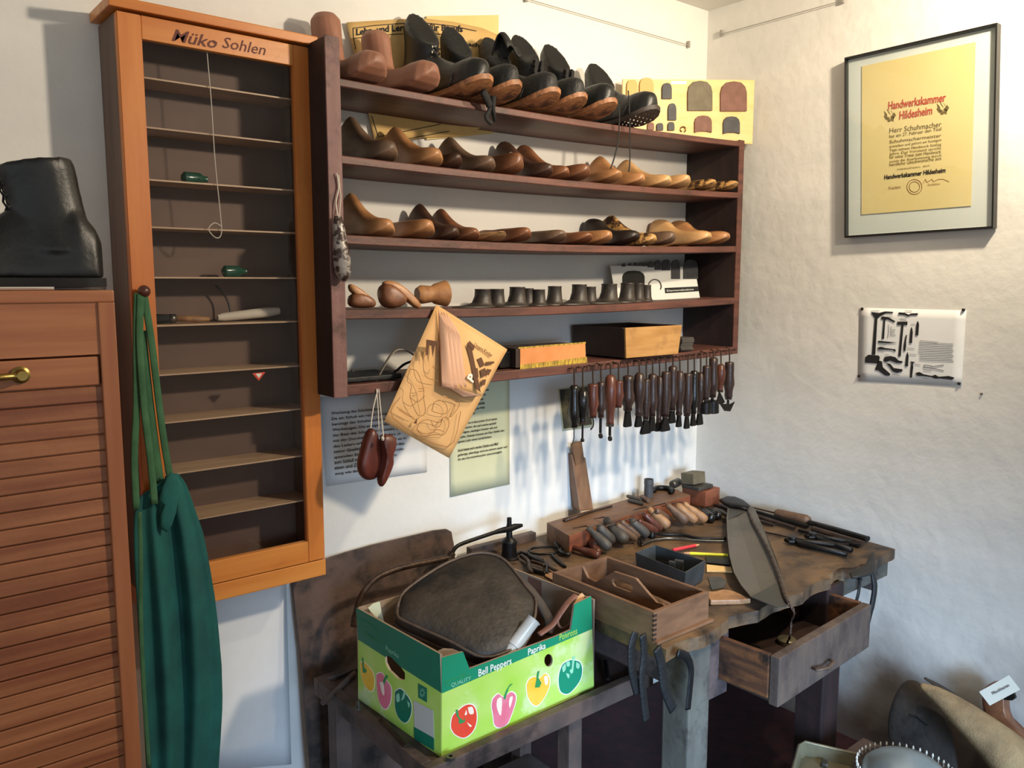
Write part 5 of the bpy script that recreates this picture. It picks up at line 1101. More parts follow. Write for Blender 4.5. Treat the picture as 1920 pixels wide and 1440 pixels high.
for a, b, r_, m_, lb in ((1170, 730, .010, steel_m, 'shiny square metal buckle in the grey plastic box, left one'), (1225, 720, .014, steel_m, 'tall bright metal clip in the grey plastic box')):
    p = Z(*z7(a, b), zp+.045); bm = B(); obox(bm, V((p.x, p.y, zp+.026)), (.010, r_*1.6, .045), Matrix.Rotation(.4, 3, 'Z')); tag(rebase(obj('metal_clip', bm, m_, bev=.002)), lb, 'clip')
bm = B(); p = Z(*z7(1120, 700), zp+.02); obox(bm, V((p.x, p.y, zp+.014)), (.07, .03, .02), Matrix.Rotation(.5, 3, 'Z')); tag(rebase(obj('black_tool_case', bm, iron_m, bev=.004)), 'black block lying on the floor of the grey plastic box', 'case')
bm = B(); pts = [PP(1300+a, 1075+b, Z(1310, 1100, zp+.02), (.75, -.65, .1)) for a, b in ((3, 5), (8, 2), (8, 14), (12, 24), (5, 25))]; 
def pencil(nm, lab, p, q, r, m, tip):
    t = thing(nm, lab, 'pencil', (p+q)/2); d_ = (q-p).normalized()
    bm = B(); lathe(bm, p, q-d_*.016, [(0, r), (1, r)], 6); obj('painted_barrel', bm, m, t)
    bm = B(); lathe(bm, q-d_*.016, q, [(0, r*.95), (1, r*.25)], 8); obj('sharpened_tip', bm, pwood, t)
pencil('red_pencil', 'red pencil lying on the bench behind the grey plastic box', Z(*z7(1175, 632), zp+.012), Z(*z7(1382, 590), zp+.006), .0045, pinkp, 0)
pencil('yellow_pencil', 'yellow pencil lying on the bench beside the large grey leather plate', Z(*z7(1605, 672), zp+.005), Z(*z7(1262, 655), zp+.006), .0042, yelp, 0)
t = thing('long_shears', 'black long-handled iron cutter lying behind the pencils', 'cutter', Z(*z7(1000, 550), zp))
bm = B(); tube(bm, spline([Z(*z7(a, b), zp+.010) for a, b in ((935, 580), (935, 540), (1010, 505), (1110, 510), (1250, 515), (1380, 540), (1590, 540))]), .0045, 8); obj('long_arm', bm, iron_m, t, smooth=True)
bm = B(); tube(bm, spline([Z(*z7(a, b), zp+.006) for a, b in ((930, 590), (1000, 560), (1080, 545), (1180, 540), (1380, 556), (1590, 562))]), .0035, 8); obj('short_arm', bm, steel_m, t, smooth=True)
bm = B(); p = Z(*z7(1010, 535), zp); lathe(bm, p, p+V((0, 0, .018)), [(0, .010), (.7, .010), (1, .006)], 12); obj('pivot', bm, iron_m, t, smooth=2)
for pts, m_, lb in (([(1430, 690), (1610, 695), (1625, 760), (1440, 740)], iron_m, 'flat black iron strip under the tip of the yellow pencil'), ([(1440, 755), (1630, 775), (1640, 810), (1440, 805)], pine_m, 'pale flat stick lying between black strip and leather plate')):
    bm = B(); prism(bm, [Z(*z7(a, b), zp) for a, b in pts], (0, 0, .004)); tag(rebase(obj('flat_strip', bm, m_, bev=.0008)), lb, 'strip')
bm = B(); prism(bm, [Z(*z7(a, b), zp) for a, b in ((1445, 990), (1520, 1000), (1560, 975), (1640, 985), (1785, 1050), (1700, 1060), (1470, 1065), (1440, 1030))], (0, 0, .012)); tag(rebase(obj('leather_brush', bm, htan, bev=.003)), 'orange-tan bristly wedge lying at the right corner of the caddy', 'brush')
bm = B(); prism(bm, [Z(*z7(a, b), zp) for a, b in ((1450, 850), (1540, 840), (1600, 880), (1580, 930), (1480, 950))], (0, 0, .002)); tag(rebase(obj('plastic_bag_scrap', bm, steel_m, bev=.0006)), 'crinkled shiny scrap lying on the bench right of the plastic box', 'scrap')
# ------------------------------------------------------------------ large grey leather plate with twisted cord
t = thing('leather_plate', 'large pointed grey leather plate with twisted cord, lying across the front of the bench', 'leather plate', V((1.75, -.6, ZB)))
def lp(px, py, o=0):
    s_ = min(1, max(0, (py-940)/210)); return Z(px, py, ZB+.016+.012*math.sin(s_*3.1)+o)
ol = [(1364, 955), (1375, 948), (1400, 945), (1415, 955), (1428, 985), (1444, 1020), (1458, 1055), (1468, 1090), (1476, 1125), (1476, 1140), (1458, 1141), (1432, 1130), (1407, 1120), (1390, 1100), (1376, 1075), (1368, 1045), (1364, 1010), (1362, 975)]
bm = B(); prism(bm, [lp(a, b) for a, b in ol], (0, 0, .003)); obj('plate_body', bm, plate_m, t, bev=.0006)
bm = B(); prism(bm, [lp(a, b, .0034) for a, b in ((1407, 1119), (1430, 1108), (1463, 1088), (1468, 1092), (1475, 1125), (1475, 1139), (1458, 1140), (1432, 1129))], (0, 0, .0008)); obj('dark_tip', bm, plated_m, t)
bm = B(); prism(bm, [lp(a, b, .0034) for a, b in ((1366, 956), (1376, 949), (1399, 946), (1402, 958), (1366, 974))], (0, 0, .0008)); obj('dark_end', bm, plated_m, t)
cp = [(1400, 950), (1410, 975), (1424, 1000), (1440, 1030), (1452, 1058), (1462, 1085), (1470, 1112), (1478, 1130)]
bm = B(); cs = spline([lp(a, b, .007) for a, b in cp], 8)
for ph in (0, math.pi):
    tube(bm, [p+V((.0028*math.cos(i*1.1+ph), .0028*math.sin(i*1.1+ph), .0022*math.sin(i*1.1+ph))) for i, p in enumerate(cs)], .0026, 5)
dn = spline([cs[-1], cs[-1]+V((.006, -.012, -.02)), Y(1484, 1165, -.80), Y(1482, 1190, -.80), Y(1476, 1206, -.79)], 5)
for ph in (0, math.pi): tube(bm, [p+V((.0026*math.cos(i*1.1+ph), 0, .0026*math.sin(i*1.1+ph))) for i, p in enumerate(dn)], .0018, 5)
obj('twisted_cord', bm, rust_m, t, smooth=True)
bm = B(); pillow(bm, [lp(a, b, .010) for a, b in ((1348, 938), (1362, 932), (1378, 933), (1395, 940), (1406, 949), (1400, 955), (1385, 952), (1370, 950), (1356, 944))], (0, 0, 1), .008); obj('end_grip', bm, iron_m, t, smooth=True)
# ------------------------------------------------------------------ files and pincers at the right end
def z8(a, b): return (1340+a/5.053, 880+b/5.053)
def rod(nm, lab, cat, pts, r, m, grp='files and irons at the right end of the bench', z=0, fl=.7):
    r = r*1.35 if isinstance(r, float) else r; bm = B(); n_ = len(pts); tube(bm, [Z(*z8(a, b), zp+max(r if isinstance(r, float) else max(r), .003)+z) for a, b in pts], r, 8, fl); return tag(rebase(obj(nm, bm, m, smooth=2)), lab, cat, grp)
t = thing('handled_file', 'file with a thick brown wooden handle lying nearest the corner wall', 'file', Z(*z8(740, 450), zp), 0, 'files and irons at the right end of the bench')
bm = B(); tube(bm, [Z(*z8(330, 355), zp+.014), Z(*z8(590, 418), zp+.014)], .004, 6, .6); obj('blade', bm, rust_m, t)
bm = B(); lathe(bm, Z(*z8(578, 412), zp+.016), Z(*z8(900, 485), zp+.016), [(0, .010), (.05, .0135), (.5, .014), (.9, .015), (1, .010)], 14); obj('handle', bm, hbrown, t, smooth=True)
rod('flat_file', 'long thick dark file running to the far right end of the bench', 'file', [(900, 505), (1180, 580), (1450, 660)], .0085, iron_m)
rod('flat_file', 'brown-black half round file beside the thickest one', 'file', [(930, 560), (1150, 625), (1400, 700)], .0080, rust_m)
rod('flat_file', 'thin dark file with a pointed end in the right pile', 'file', [(800, 575), (1050, 640), (1370, 720)], .0055, iron_m)
rod('flat_file', 'dark rod lying behind the twisted cord, uppermost', 'file', [(390, 400), (640, 470), (880, 540)], .0055, iron_m)
rod('flat_file', 'dark rod lying behind the twisted cord, lower one', 'file', [(400, 445), (600, 505), (760, 555)], .0055, rust_m)
rod('flat_file', 'short flat dark iron right of the twisted cord', 'file', [(430, 490), (560, 525)], .0045, rust_m)
rod('thin_rod', 'very thin rod crossing the bench towards the pincers', 'rod', [(460, 590), (600, 620), (730, 650)], .0020, iron_m)
for k, (x_, y_, lb) in enumerate(((740, 668, 'black iron pincers, the pair nearer the front of the bench'), (930, 630, 'black iron pincers, the pair lying behind the other'))):
    t = thing('pincers', lb, 'pincers', Z(*z8(x_, y_), zp), 0, 'pincers on the bench')
    bm = B(); p = Z(*z8(x_, y_), zp+.010); lathe(bm, p-V((0, 0, .009)), p+V((0, 0, .009)), [(0, .012), (.5, .014), (1, .011)], 12); tube(bm, [p, p+V((-.018, .010, .0)), p+V((-.022, -.004, 0)), p+V((-.012, -.012, 0))], .006, 8); obj('jaws', bm, iron_m, t, smooth=2)
    for s_, (ex, ey) in ((0, (530, 60)), (1, (510, 135))):
        ex *= (1 if k == 0 else .72); bm = B(); tube(bm, [p, Z(*z8(x_+90, y_+15+30*s_), zp+.009), Z(*z8(x_+ex, y_+ey), zp+.009)], .008, 8); obj('arm', bm, iron_m, t, smooth=True)
for k, (pts, lb) in enumerate(((((0, 340), (80, 365), (130, 395)), 'dark thin file left of the plate, upper one'), (((0, 370), (60, 390), (125, 430)), 'grey thin file left of the plate, lower one'), (((0, 445), (60, 462), (110, 475)), 'short dark iron touching the left side of the plate'))):
    rod('small_file', lb, 'file', pts, .0045, [iron_m, steel_m, rust_m][k])
# strap tool hanging over the front right edge
t = thing('strap_hook', 'black curved leather strap hooked over the notch in the right front bench edge', 'strap', Z(1600, 1085, ZB))
bm = B(); pillow(bm, [Z(1632+a, 1052+b, ZB+.006) for a, b in ((5, -18), (9, 0), (8, 18), (-2, 26), (-20, 30), (-36, 32), (-40, 24), (-30, 20), (-10, 12), (-4, 0))], (0, 0, 1), .006); obj('strap_head', bm, black_rough, t, smooth=True)
bm = B(); tube(bm, spline([Y(1634, 1070, -.775), Y(1640, 1100, -.785), Y(1634, 1140, -.785), Y(1624, 1180, -.78)]), [.009]*4+[.0105]*9+[.009]*4+[.007, .005], 8, .5); tube(bm, spline([Y(1612, 1085, -.77), Y(1610, 1110, -.78), Y(1602, 1140, -.775)]), .006, 8, .5)
tube(bm, spline([Y(1634, 1072, -.775), Z(1628, 1066, ZB+.009), Z(1612, 1072, ZB+.009), Y(1612, 1087, -.77)]), .006, 8, .5)
obj('strap_end', bm, black_rough, t, smooth=True)
# dark straps and tools hanging at the left front corner of the bench
for k, (pts, r_, m_, lb) in enumerate((
  ([(1192, 1185), (1184, 1215), (1186, 1260), (1196, 1300)], .011, black_rough, 'black leather strap hanging below the caddy, left one'),
  ([(1205, 1190), (1208, 1225), (1204, 1270), (1208, 1320), (1212, 1350)], .010, black_rough, 'long shiny black strap hanging below the caddy, right one'),
  ([(1232, 1215), (1240, 1245), (1246, 1290), (1262, 1330)], .012, black_rough, 'dark leather strap wrapped over the left front bench corner'),
  ([(1270, 1225), (1288, 1232), (1296, 1255), (1294, 1290), (1290, 1330)], .009, black_leather, 'black strap curling beside the grey bench leg'))):
    bm = B(); tube(bm, spline([Y(a, b, -.742-.006*k) for a, b in pts]), r_, 8, .3); tag(rebase(obj('hanging_strap', bm, m_, smooth=True)), lb, 'strap', 'straps hanging at the bench corner')
# ------------------------------------------------------------------ white sheet under the glass cabinet
paper('blank_paper_sheet', 'large blank white paper sheet hanging on the wall below the glass cabinet', 'paper sheet', [(380, 1105), (536, 1090), (546, 1433), (395, 1446)], 1, -.003, paper_m, .0008)
# ------------------------------------------------------------------ leather covered board leaning on the wall
def plane3(a, b, c): return a, (b-a).cross(c-a).normalized()
o_, n_ = V((1, -.022, .86)), V((0, -1, .13)).normalized()
def lb(px, py, off=0): return PP(px, py, o_, n_)+n_*off
ol = [(548, 1092), (606, 1050), (650, 1036), (700, 1022), (760, 1008), (815, 995), (838, 992), (847, 997), (851, 1020), (856, 1080), (862, 1300), (870, 1500), (590, 1500), (580, 1400), (565, 1230), (555, 1150)]
bm = B(); prism(bm, [lb(*q) for q in ol], -n_*.010); o = tag(rebase(obj('leaning_leather_board', bm, board_m, bev=.002)), 'large dark stained leather-covered board leaning on the wall behind the pepper carton', 'board')
# ------------------------------------------------------------------ low stand with tray
sx0, sx1, sy0, sy1, sz = .765, 1.372, -.592, -.140, .628
t = stand = thing('low_stand', 'low dark wooden stand with a tray top carrying the pepper carton', 'stand', V((1.1, -.33, FL)))
bx('tray_floor', stand_m, t, sx0+.02, sx1-.02, sy0+.02, sy1-.02, sz-.016, sz-.0015)
for a in ((sx0, sx1, sy0, sy0+.022), (sx0, sx1, sy1-.022, sy1), (sx0, sx0+.022, sy0+.022, sy1-.022), (sx1-.022, sx1, sy0+.022, sy1-.022)): bx('tray_rim', stand_m, t, *a, sz-.030, sz+.009, bev=.003)
for x, y in ((sx0+.045, sy0+.045), (1.155, sy0+.045), (sx0+.035, sy1-.05), (sx1-.05, sy1-.05)): bx('leg', stand_m, t, x-.019, x+.019, y-.019, y+.019, FL, sz-.0165, bev=.003)
bx('stretcher', stand_m, t, sx0+.05, 1.15, sy0+.036, sy0+.054, .30, .335, bev=.002)
bx('lower_board', stand_m, t, sx0+.055, 1.33, sy0+.06, sy1-.07, .26, .275)
for k, (pts, r_, m_, lb_) in enumerate((([(605, 1318), (640, 1285), (665, 1262)], .006, stand_m, 'thin dark stick leaning in the left corner of the stand tray'), ([(715, 1352), (762, 1402)], .007, rust_m, 'short dark rod lying left of the pepper carton'), ([(1135, 1240), (1140, 1275)], .005, iron_m, 'thin rod standing at the right end of the stand tray'))):
    bm = B(); tube(bm, [Z(a, b, sz+.007) for a, b in pts], r_, 8); tag(rebase(obj('iron_rod', bm, m_, smooth=2)), lb_, 'rod')
p = Z(672, 1332, sz+.004); bm = B(); lathe(bm, p, p+V((0, 0, .008)), [(0, .010), (1, .010)], 6); lathe(bm, p+V((0, 0, .008)), p+V((0, 0, .020)), [(0, .004), (1, .004)], 10)
tag(rebase(obj('wing_bolt', bm, steel_m)), 'small shiny bolt lying in the stand tray left of the carton', 'bolt')
p = Z(845, 1424, sz+.010); bm = B(); nr_ = lambda r, z: [p+V((r*math.cos(a), r*math.sin(a), z)) for a in [k*math.pi/3 for k in range(6)]]
rings(bm, [nr_(.009, 0), nr_(.009, .007), nr_(.0045, .007), nr_(.0045, 0)], close=False); tag(rebase(obj('hexagonal_nut', bm, steel_m)), 'small pale hexagonal nut on the stand rim under the carton corner', 'nut')
# ------------------------------------------------------------------ pepper carton
A, Bc, Cc = V((.8137, -.561, sz)), V((1.2188, -.5546, sz)), V((.803, -.2706, sz)); Dc = Bc+Cc-A
cz = .2005; nf_ = (Bc-A).cross(UPZ).normalized(); nl_ = -(Cc-A).cross(UPZ).normalized()
if nf_.y > 0: nf_ = -nf_
if nl_.x > 0: nl_ = -nl_
t = carton = thing('pepper_carton', 'green and lime cardboard pepper carton holding an old leather bag, on the low stand', 'carton', (A+Dc)/2)
def cf_(px, py, off=0): return PP(px, py, A, nf_)+nf_*off
def cl_(px, py, off=0): return PP(px, py, A, nl_)+nl_*off
def decal(nm, pts, f, m, par, off, th=.0005, kind=None):
    bm = B(); prism(bm, [f(a, b, off) for a, b in pts], (nf_ if f is cf_ else nl_)*th); o = obj(nm, bm, m, par)
    return o
def cut_hole(ob, pts3, nv):
    w_ = V(ob['_w']); cb = B(); prism(cb, [V(p)-V(nv)*.02-w_ for p in pts3], V(nv)*.04); bmesh.ops.recalc_face_normals(cb, faces=cb.faces)
    cm = bpy.data.meshes.new('cut'); cb.to_mesh(cm); cb.free(); co = bpy.data.objects.new('cut', cm); sc.collection.objects.link(co); co.location = w_
    bo = ob.modifiers.new('hole', 'BOOLEAN'); bo.operation = 'DIFFERENCE'; bo.object = co; bo.solver = 'EXACT'
    bpy.context.view_layer.update(); me = bpy.data.meshes.new_from_object(ob.evaluated_get(bpy.context.evaluated_depsgraph_get()))
    ob.modifiers.remove(bo); ob.data = me; bpy.data.objects.remove(co)
ftop = [(828, 1233), (868, 1222), (880, 1254), (960, 1224), (1040, 1194), (1070, 1181), (1077, 1133), (1108, 1118)]
fr_b = [A, Bc]
def cfz(p, off=0): return p+nf_*off
Bt = Bc+V((0, 0, cz)); At = A+V((0, 0, cz))
bm = B(); prism(bm, [A, Bc]+[cf_(*q) for q in ftop[::-1]], -nf_*.004); fw_ = obj('front_wall', bm, c_in, t)
def mix(a, b, k): return (a[0]*(1-k)+b[0]*k, a[1]*(1-k)+b[1]*k)
bandL, bandR = (828, 1300), (1110, 1179)
bm = B(); prism(bm, [A+nf_*.0004, Bc+nf_*.0004, cf_(*bandR, .0004), cf_(*bandL, .0004)], nf_*.0005); lime = obj('lime_print', bm, c_lime, fw_)
bm = B(); prism(bm, [cf_(*bandL, .0004), cf_(*bandR, .0004)]+[cf_(*q, .0004) for q in ftop[::-1]], nf_*.0005); gr = obj('green_band', bm, c_green, fw_)
hc_ = [cf_(1028+8*math.cos(a), 1238+12*math.sin(a)) for a in [k*math.pi/7 for k in range(14)]]
for o in (fw_, lime): cut_hole(o, hc_, nf_)
bm = B(); prism(bm, [A, Cc, Cc+V((0, 0, cz)), A+V((0, 0, cz))], -nl_*.004); lw__ = obj('end_wall', bm, c_in, t)
bandL2 = (672, 1199)
bm = B(); prism(bm, [A+nl_*.0004, Cc+nl_*.0004, cl_(*bandL2, .0004), cl_(828, 1299, .0004)], nl_*.0005); lime2 = obj('lime_print', bm, c_lime, lw__)
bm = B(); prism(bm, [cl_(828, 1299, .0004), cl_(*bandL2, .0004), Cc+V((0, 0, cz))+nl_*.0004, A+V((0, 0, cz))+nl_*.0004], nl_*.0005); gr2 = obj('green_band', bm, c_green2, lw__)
hs_ = [cl_(540+a/3, 960+b/3) for a, b in ((547, 815), (560, 805), (580, 815), (640, 875), (660, 905), (660, 940), (645, 948), (620, 938), (570, 890), (550, 850))]
for o in (lw__, lime2, gr2): cut_hole(o, hs_, nl_)
bm = B(); prism(bm, [Bc, Dc, Dc+V((0, 0, cz)), Bt], (-.004, 0, 0)); ew = obj('end_wall', bm, c_in, t)
bm = B(); prism(bm, [Cc, Dc, Dc+V((0, 0, cz)), Cc+V((0, 0, cz))], (0, -.004, 0)); obj('back_wall', bm, c_in, t)
bm = B(); prism(bm, [A, Bc, Dc, Cc], (0, 0, .003)); obj('carton_floor', bm, c_in, t)
bm = B(); m1 = Bc*.45+Dc*.55; m2 = Bc*.30+Dc*.70; prism(bm, [v+V((-.0042, 0, .004)) for v in (m1, m2)]+[v+V((-.0042, 0, cz-.004)) for v in (m2, m1)], (-.0008, 0, 0)); obj('brown_stripe', bm, solebr, ew)
def z9(L): return [(540+a/3, 960+b/3) for a, b in L]
def smoothpoly(L, n=4):
    q = spline([V((a, b, 0)) for a, b in L+[L[0]]], n)[:-1]; return [(v.x, v.y) for v in q]
PEP = [('red', cf_, c_red, [(915, 1190), (925, 1145), (960, 1112), (1000, 1084), (1040, 1088), (1058, 1130), (1055, 1190), (1030, 1240), (985, 1268), (940, 1250), (918, 1220)], [(940, 1112), (952, 1108), (958, 1150), (985, 1172), (992, 1150), (992, 1178), (965, 1190), (955, 1180), (960, 1165), (945, 1145)], [[(1008, 1098), (1034, 1094), (1042, 1130), (1018, 1134)], [(1000, 1110), (1004, 1135), (990, 1140)], [(1002, 1180), (1030, 1200), (1020, 1206)]]),
       ('pink', cf_, c_pink, [(1150, 1050), (1180, 1022), (1212, 1040), (1250, 1012), (1277, 1030), (1275, 1075), (1250, 1150), (1230, 1190), (1190, 1210), (1160, 1195), (1152, 1140), (1144, 1090)], [(1245, 968), (1262, 963), (1240, 985), (1225, 1030), (1218, 1055), (1208, 1045), (1225, 1000)], [[(1175, 1050), (1200, 1045), (1195, 1140), (1178, 1120), (1170, 1080)], [(1245, 1040), (1262, 1038), (1245, 1100), (1240, 1070)]]),
       ('yellow', cf_, ylw, [(1340, 970), (1355, 940), (1385, 925), (1410, 935), (1445, 908), (1467, 935), (1465, 985), (1435, 1050), (1400, 1086), (1370, 1075), (1345, 1030)], [(1400, 895), (1412, 892), (1405, 930), (1422, 960), (1410, 985), (1385, 985), (1392, 950)], [[(1436, 925), (1456, 922), (1458, 965), (1444, 968)]]),
       ('green', cf_, c_green, [(1524, 905), (1540, 860), (1570, 838), (1600, 832), (1640, 845), (1652, 890), (1640, 945), (1600, 1000), (1565, 1022), (1530, 1005), (1520, 950)], [(1598, 810), (1612, 808), (1605, 850), (1600, 900), (1588, 910), (1580, 890), (1592, 880)], [[(1538, 872), (1556, 852), (1560, 880), (1545, 900)], [(1560, 846), (1580, 838), (1582, 862), (1568, 868)], [(1618, 842), (1638, 856), (1632, 880), (1618, 872)], [(1560, 905), (1580, 912), (1574, 936)]]),
       ('yellow', cl_, ylw, [(408, 850), (425, 840), (450, 860), (480, 900), (490, 960), (478, 1005), (445, 990), (418, 930)], [(420, 815), (428, 820), (432, 870), (448, 890), (440, 905), (425, 900)], []),
       ('pink', cl_, c_pink, [(500, 915), (530, 905), (560, 950), (583, 990), (580, 1060), (557, 1105), (530, 1090), (508, 1030)], [(555, 915), (568, 922), (552, 950), (545, 972), (538, 950)], [[(520, 955), (540, 960), (545, 1030), (530, 1010)]]),
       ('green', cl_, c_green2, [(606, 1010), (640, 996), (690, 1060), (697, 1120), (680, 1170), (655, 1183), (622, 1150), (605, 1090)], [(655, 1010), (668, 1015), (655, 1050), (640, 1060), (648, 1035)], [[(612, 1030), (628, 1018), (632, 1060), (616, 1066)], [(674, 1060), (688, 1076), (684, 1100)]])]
for nm, f, m_, body, stem, hl in PEP:
    par = lime if f is cf_ else lime2; bc = (sum(a for a, b in body)/len(body), sum(b for a, b in body)/len(body))
    decal('pepper_outline', z9(smoothpoly([(bc[0]+(a-bc[0])*1.07, bc[1]+(b-bc[1])*1.06) for a, b in body])), f, c_white, par, .0009, .0002)
    q = decal('printed_pepper', z9(smoothpoly(body)), f, m_, par, .0012, .0003)
    # parts of the print stay in one mesh each
    bm = B()
    for h in hl: prism(bm, [f(a, b, .0016) for a, b in z9(smoothpoly(h, 3))], (nf_ if f is cf_ else nl_)*.0002)
    if hl:
        hh = obj('pepper_highlights', bm, c_shineg if nm == 'green' else c_shine, par); hh['kind'] = 'stuff'
    else: bm.free()
    bm = B(); prism(bm, [f(a, b, .0017) for a, b in z9(stem)], (nf_ if f is cf_ else nl_)*.0003); obj('pepper_stem', bm, c_leaf if nm != 'green' else c_shineg, par)
def ctext(nm, s_, p, q, h, m, f, par, **k):
    a, b = f(*p, .0012), f(*q, .0012); return text(nm, s_, a, b-a, UPZ, m, par, width=(b-a).length, height=h, **k)
ctext('lettering', 'Bell Peppers', (896, 1268), (958, 1244), .019, c_white, cf_, gr, bold=.01)
ctext('lettering', 'Paprika', (989, 1228), (1022, 1215), .018, c_white, cf_, gr, bold=.01)
ctext('lettering', 'Poivrons', (1048, 1201), (1081, 1188), .015, c_lime, cf_, gr, bold=.01)
ctext('lettering', 'QUALITY', (845, 1288), (882, 1274), .009, c_shineg, cf_, gr)
ctext('lettering', 'Paprika', (725, 1219), (749, 1234), .014, c_shineg, cl_, gr2)
if True:
    # on the end wall writing runs from the far corner to the near one
    a, b = cl_(684, 1190, .0012), cl_(712, 1207, .0012); text('lettering', 'QUALITY', a, b-a, UPZ, c_leaf, gr2, width=(b-a).length, height=.010)
bm = B()
for q in ([(880, 955), (900, 948), (940, 935), (985, 915), (985, 930), (940, 960), (900, 970), (885, 965), (880, 955)], [(960, 925), (985, 908), (1015, 915), (1027, 950)]): stroke(bm, [cf_(a, b, .0012) for a, b in z9(q)], .0012, nf_, .0004)
for q in ([(400, 600), (430, 610), (480, 640), (515, 690), (520, 740)], [(405, 605), (412, 640), (440, 655), (470, 650)]): stroke(bm, [cl_(a, b, .0012) for a, b in z9(q)], .0010, nl_, .0004)
obj('swirl_print', bm, c_leaf, gr)['kind'] = 'stuff'
decal('eco_mark', z9([(735, 962), (785, 990), (785, 1070), (737, 1042)]), cl_, c_green2, lime2, .0012)
bm = B()
for k in range(9):
    a = k*2*math.pi/9; p = cl_(540+(760+15*math.cos(a))/3, 960+(1015+24*math.sin(a))/3, .0019); q = cl_(540+(760+8*math.cos(a))/3, 960+(1015+12*math.sin(a))/3, .0019); stroke(bm, [p, q], .0014, nl_, .0002)
obj('eco_star', bm, c_shineg, lime2)['kind'] = 'stuff'
decal('grey_sticker', z9([(710, 1058), (820, 1115), (826, 1275), (714, 1212)]), cl_, c_grey, lime2, .0012)
decal('green_sticker', z9([(714, 1206), (826, 1270), (826, 1340), (716, 1275)]), cl_, c_green2, lime2, .0019)
decal('pale_print', z9([(868, 1025), (1000, 975), (930, 1130), (868, 1140)]), cf_, mat('carton_pale_lime', 'C9DBAE', None, bump=0), lime, .0006, .0002)
decal('pale_print', z9([(1300, 990), (1330, 975), (1345, 1060), (1380, 1090), (1240, 1170)]), cf_, MATS['carton_pale_lime'], lime, .0006, .0002)
decal('pale_print', z9([(1250, 905), (1370, 855), (1350, 900), (1290, 925)]), cf_, MATS['carton_pale_lime'], lime, .0006, .0002)
decal('pale_print', z9([(1560, 750), (1660, 690), (1640, 740), (1570, 790)]), cf_, MATS['carton_pale_lime'], lime, .0006, .0002)
# torn flaps
for pts, m_ in (([(820, 1222), (832, 1216), (850, 1217), (862, 1222), (845, 1228), (826, 1232)], c_in), ([(690, 1140), (700, 1132), (712, 1128), (716, 1150), (722, 1172), (706, 1160)], paperg_m)):
    q = [PP(a, b, V((.85, -.52, sz+cz)) if m_ is c_in else V((.82, -.29, sz+cz)), (-.35, -1, .2)) for a, b in pts]; bm = B(); prism(bm, q, (0, .002, 0)); obj('torn_flap', bm, m_, t)
bm = B(); prism(bm, [PP(a, b, V((1.20, -.54, sz+cz)), (-.2, -1, .1)) for a, b in ((1078, 1132), (1084, 1120), (1092, 1112), (1097, 1118), (1090, 1126))], (0, .003, 0)); obj('torn_flap', bm, pwood, t)
# old leather bag in the carton
P2, P3 = Y(905, 1048, -.325), Y(900, 1243, -.518)
P1 = PP(745, 1165, V((.845, -.30, .845)), (1, 0, 0))
o_, n_ = plane3(P1, P2, P3)
if n_.y > 0: n_ = -n_
bl = [(742, 1150), (748, 1128), (765, 1110), (800, 1085), (840, 1062), (880, 1048), (905, 1045), (930, 1050), (950, 1063), (968, 1085), (985, 1108), (1003, 1130), (1004, 1150), (1000, 1175), (985, 1205), (960, 1228), (920, 1243), (890, 1240), (850, 1218), (800, 1195), (755, 1175), (742, 1165)]
t = thing('old_leather_bag', 'worn dark brown leather bag with piped edges bulging out of the pepper carton', 'bag', PP(880, 1200, o_, n_))
q = [PP(a, b, o_, n_) for a, b in smoothpoly(bl, 2)]
bm = B(); pillow(bm, q, n_, .030, prof=((1, .1), (.985, .35), (.95, .6), (.85, .82), (.6, .95), (.3, 1)), wob=.0003); o = fin_last(obj('bag_body', bm, bag_m, t, smooth=True))
c0 = sum(q, V())/len(q)
bm = B(); rim = [c0+(p-c0)*.985+n_*.016 for p in q]; tube(bm, rim+[rim[0]], .0035, 6); rim = [c0+(p-c0)*.992-n_*.012 for p in q]; tube(bm, rim+[rim[0]], .0035, 6); obj('piping', bm, bagp_m, t, smooth=True)
bm = B(); tube(bm, spline([PP(a, b, o_, n_)-n_*.03 for a, b in ((950, 1050), (985, 1075), (1015, 1110), (1035, 1150), (1030, 1170))]), .012, 8, .5); obj('gusset', bm, dleath_m, t, smooth=True)
# tube, roll and leather loop in the carton
a_, b_ = PP(955, 1222, V((1.02, -.534, 0)), (0, 1, 0)), PP(1000, 1162, V((1.02, -.536, 0)), (0, 1, 0))
b_.z += 0; bm = B(); lathe(bm, a_+(a_-b_)*.3, b_, [(0, .010), (0, .0125), (.35, .0130), (.36, .0145), (.97, .0150), (1, .0170), (1, .0135), (.7, .012)], 20)
tag(rebase(obj('plastic_tube', bm, tube_m, smooth=2)), 'whitish translucent plastic tube sticking up in the front of the pepper carton', 'tube')
bm = B(); a_, b_ = V((1.07, -.47, .73)), V((1.165, -.34, .815)); lathe(bm, a_, b_, [(0, .02), (.05, .028), (.95, .028), (1, .02)], 14)
tag(rebase(obj('leather_roll', bm, black_rough, smooth=2)), 'dark rolled leather lying behind the plastic tube in the carton', 'leather roll')
pl_ = (V((1.19, -.525, .83)), V((0, 1, 0)))
bm = B(); tube(bm, spline([PP(a, b, *pl_) for a, b in ((1010, 1190), (1035, 1172), (1050, 1150), (1065, 1130), (1080, 1116))]), .0085, 8, .4)
tube(bm, spline([PP(a, b, *pl_) for a, b in ((1050, 1150), (1046, 1168), (1054, 1178), (1066, 1172), (1072, 1158), (1070, 1148))]), .0028, 6)
tag(rebase(obj('leather_loop', bm, solebr, smooth=True)), 'brown leather loop curling up at the right corner of the pepper carton', 'leather loop')
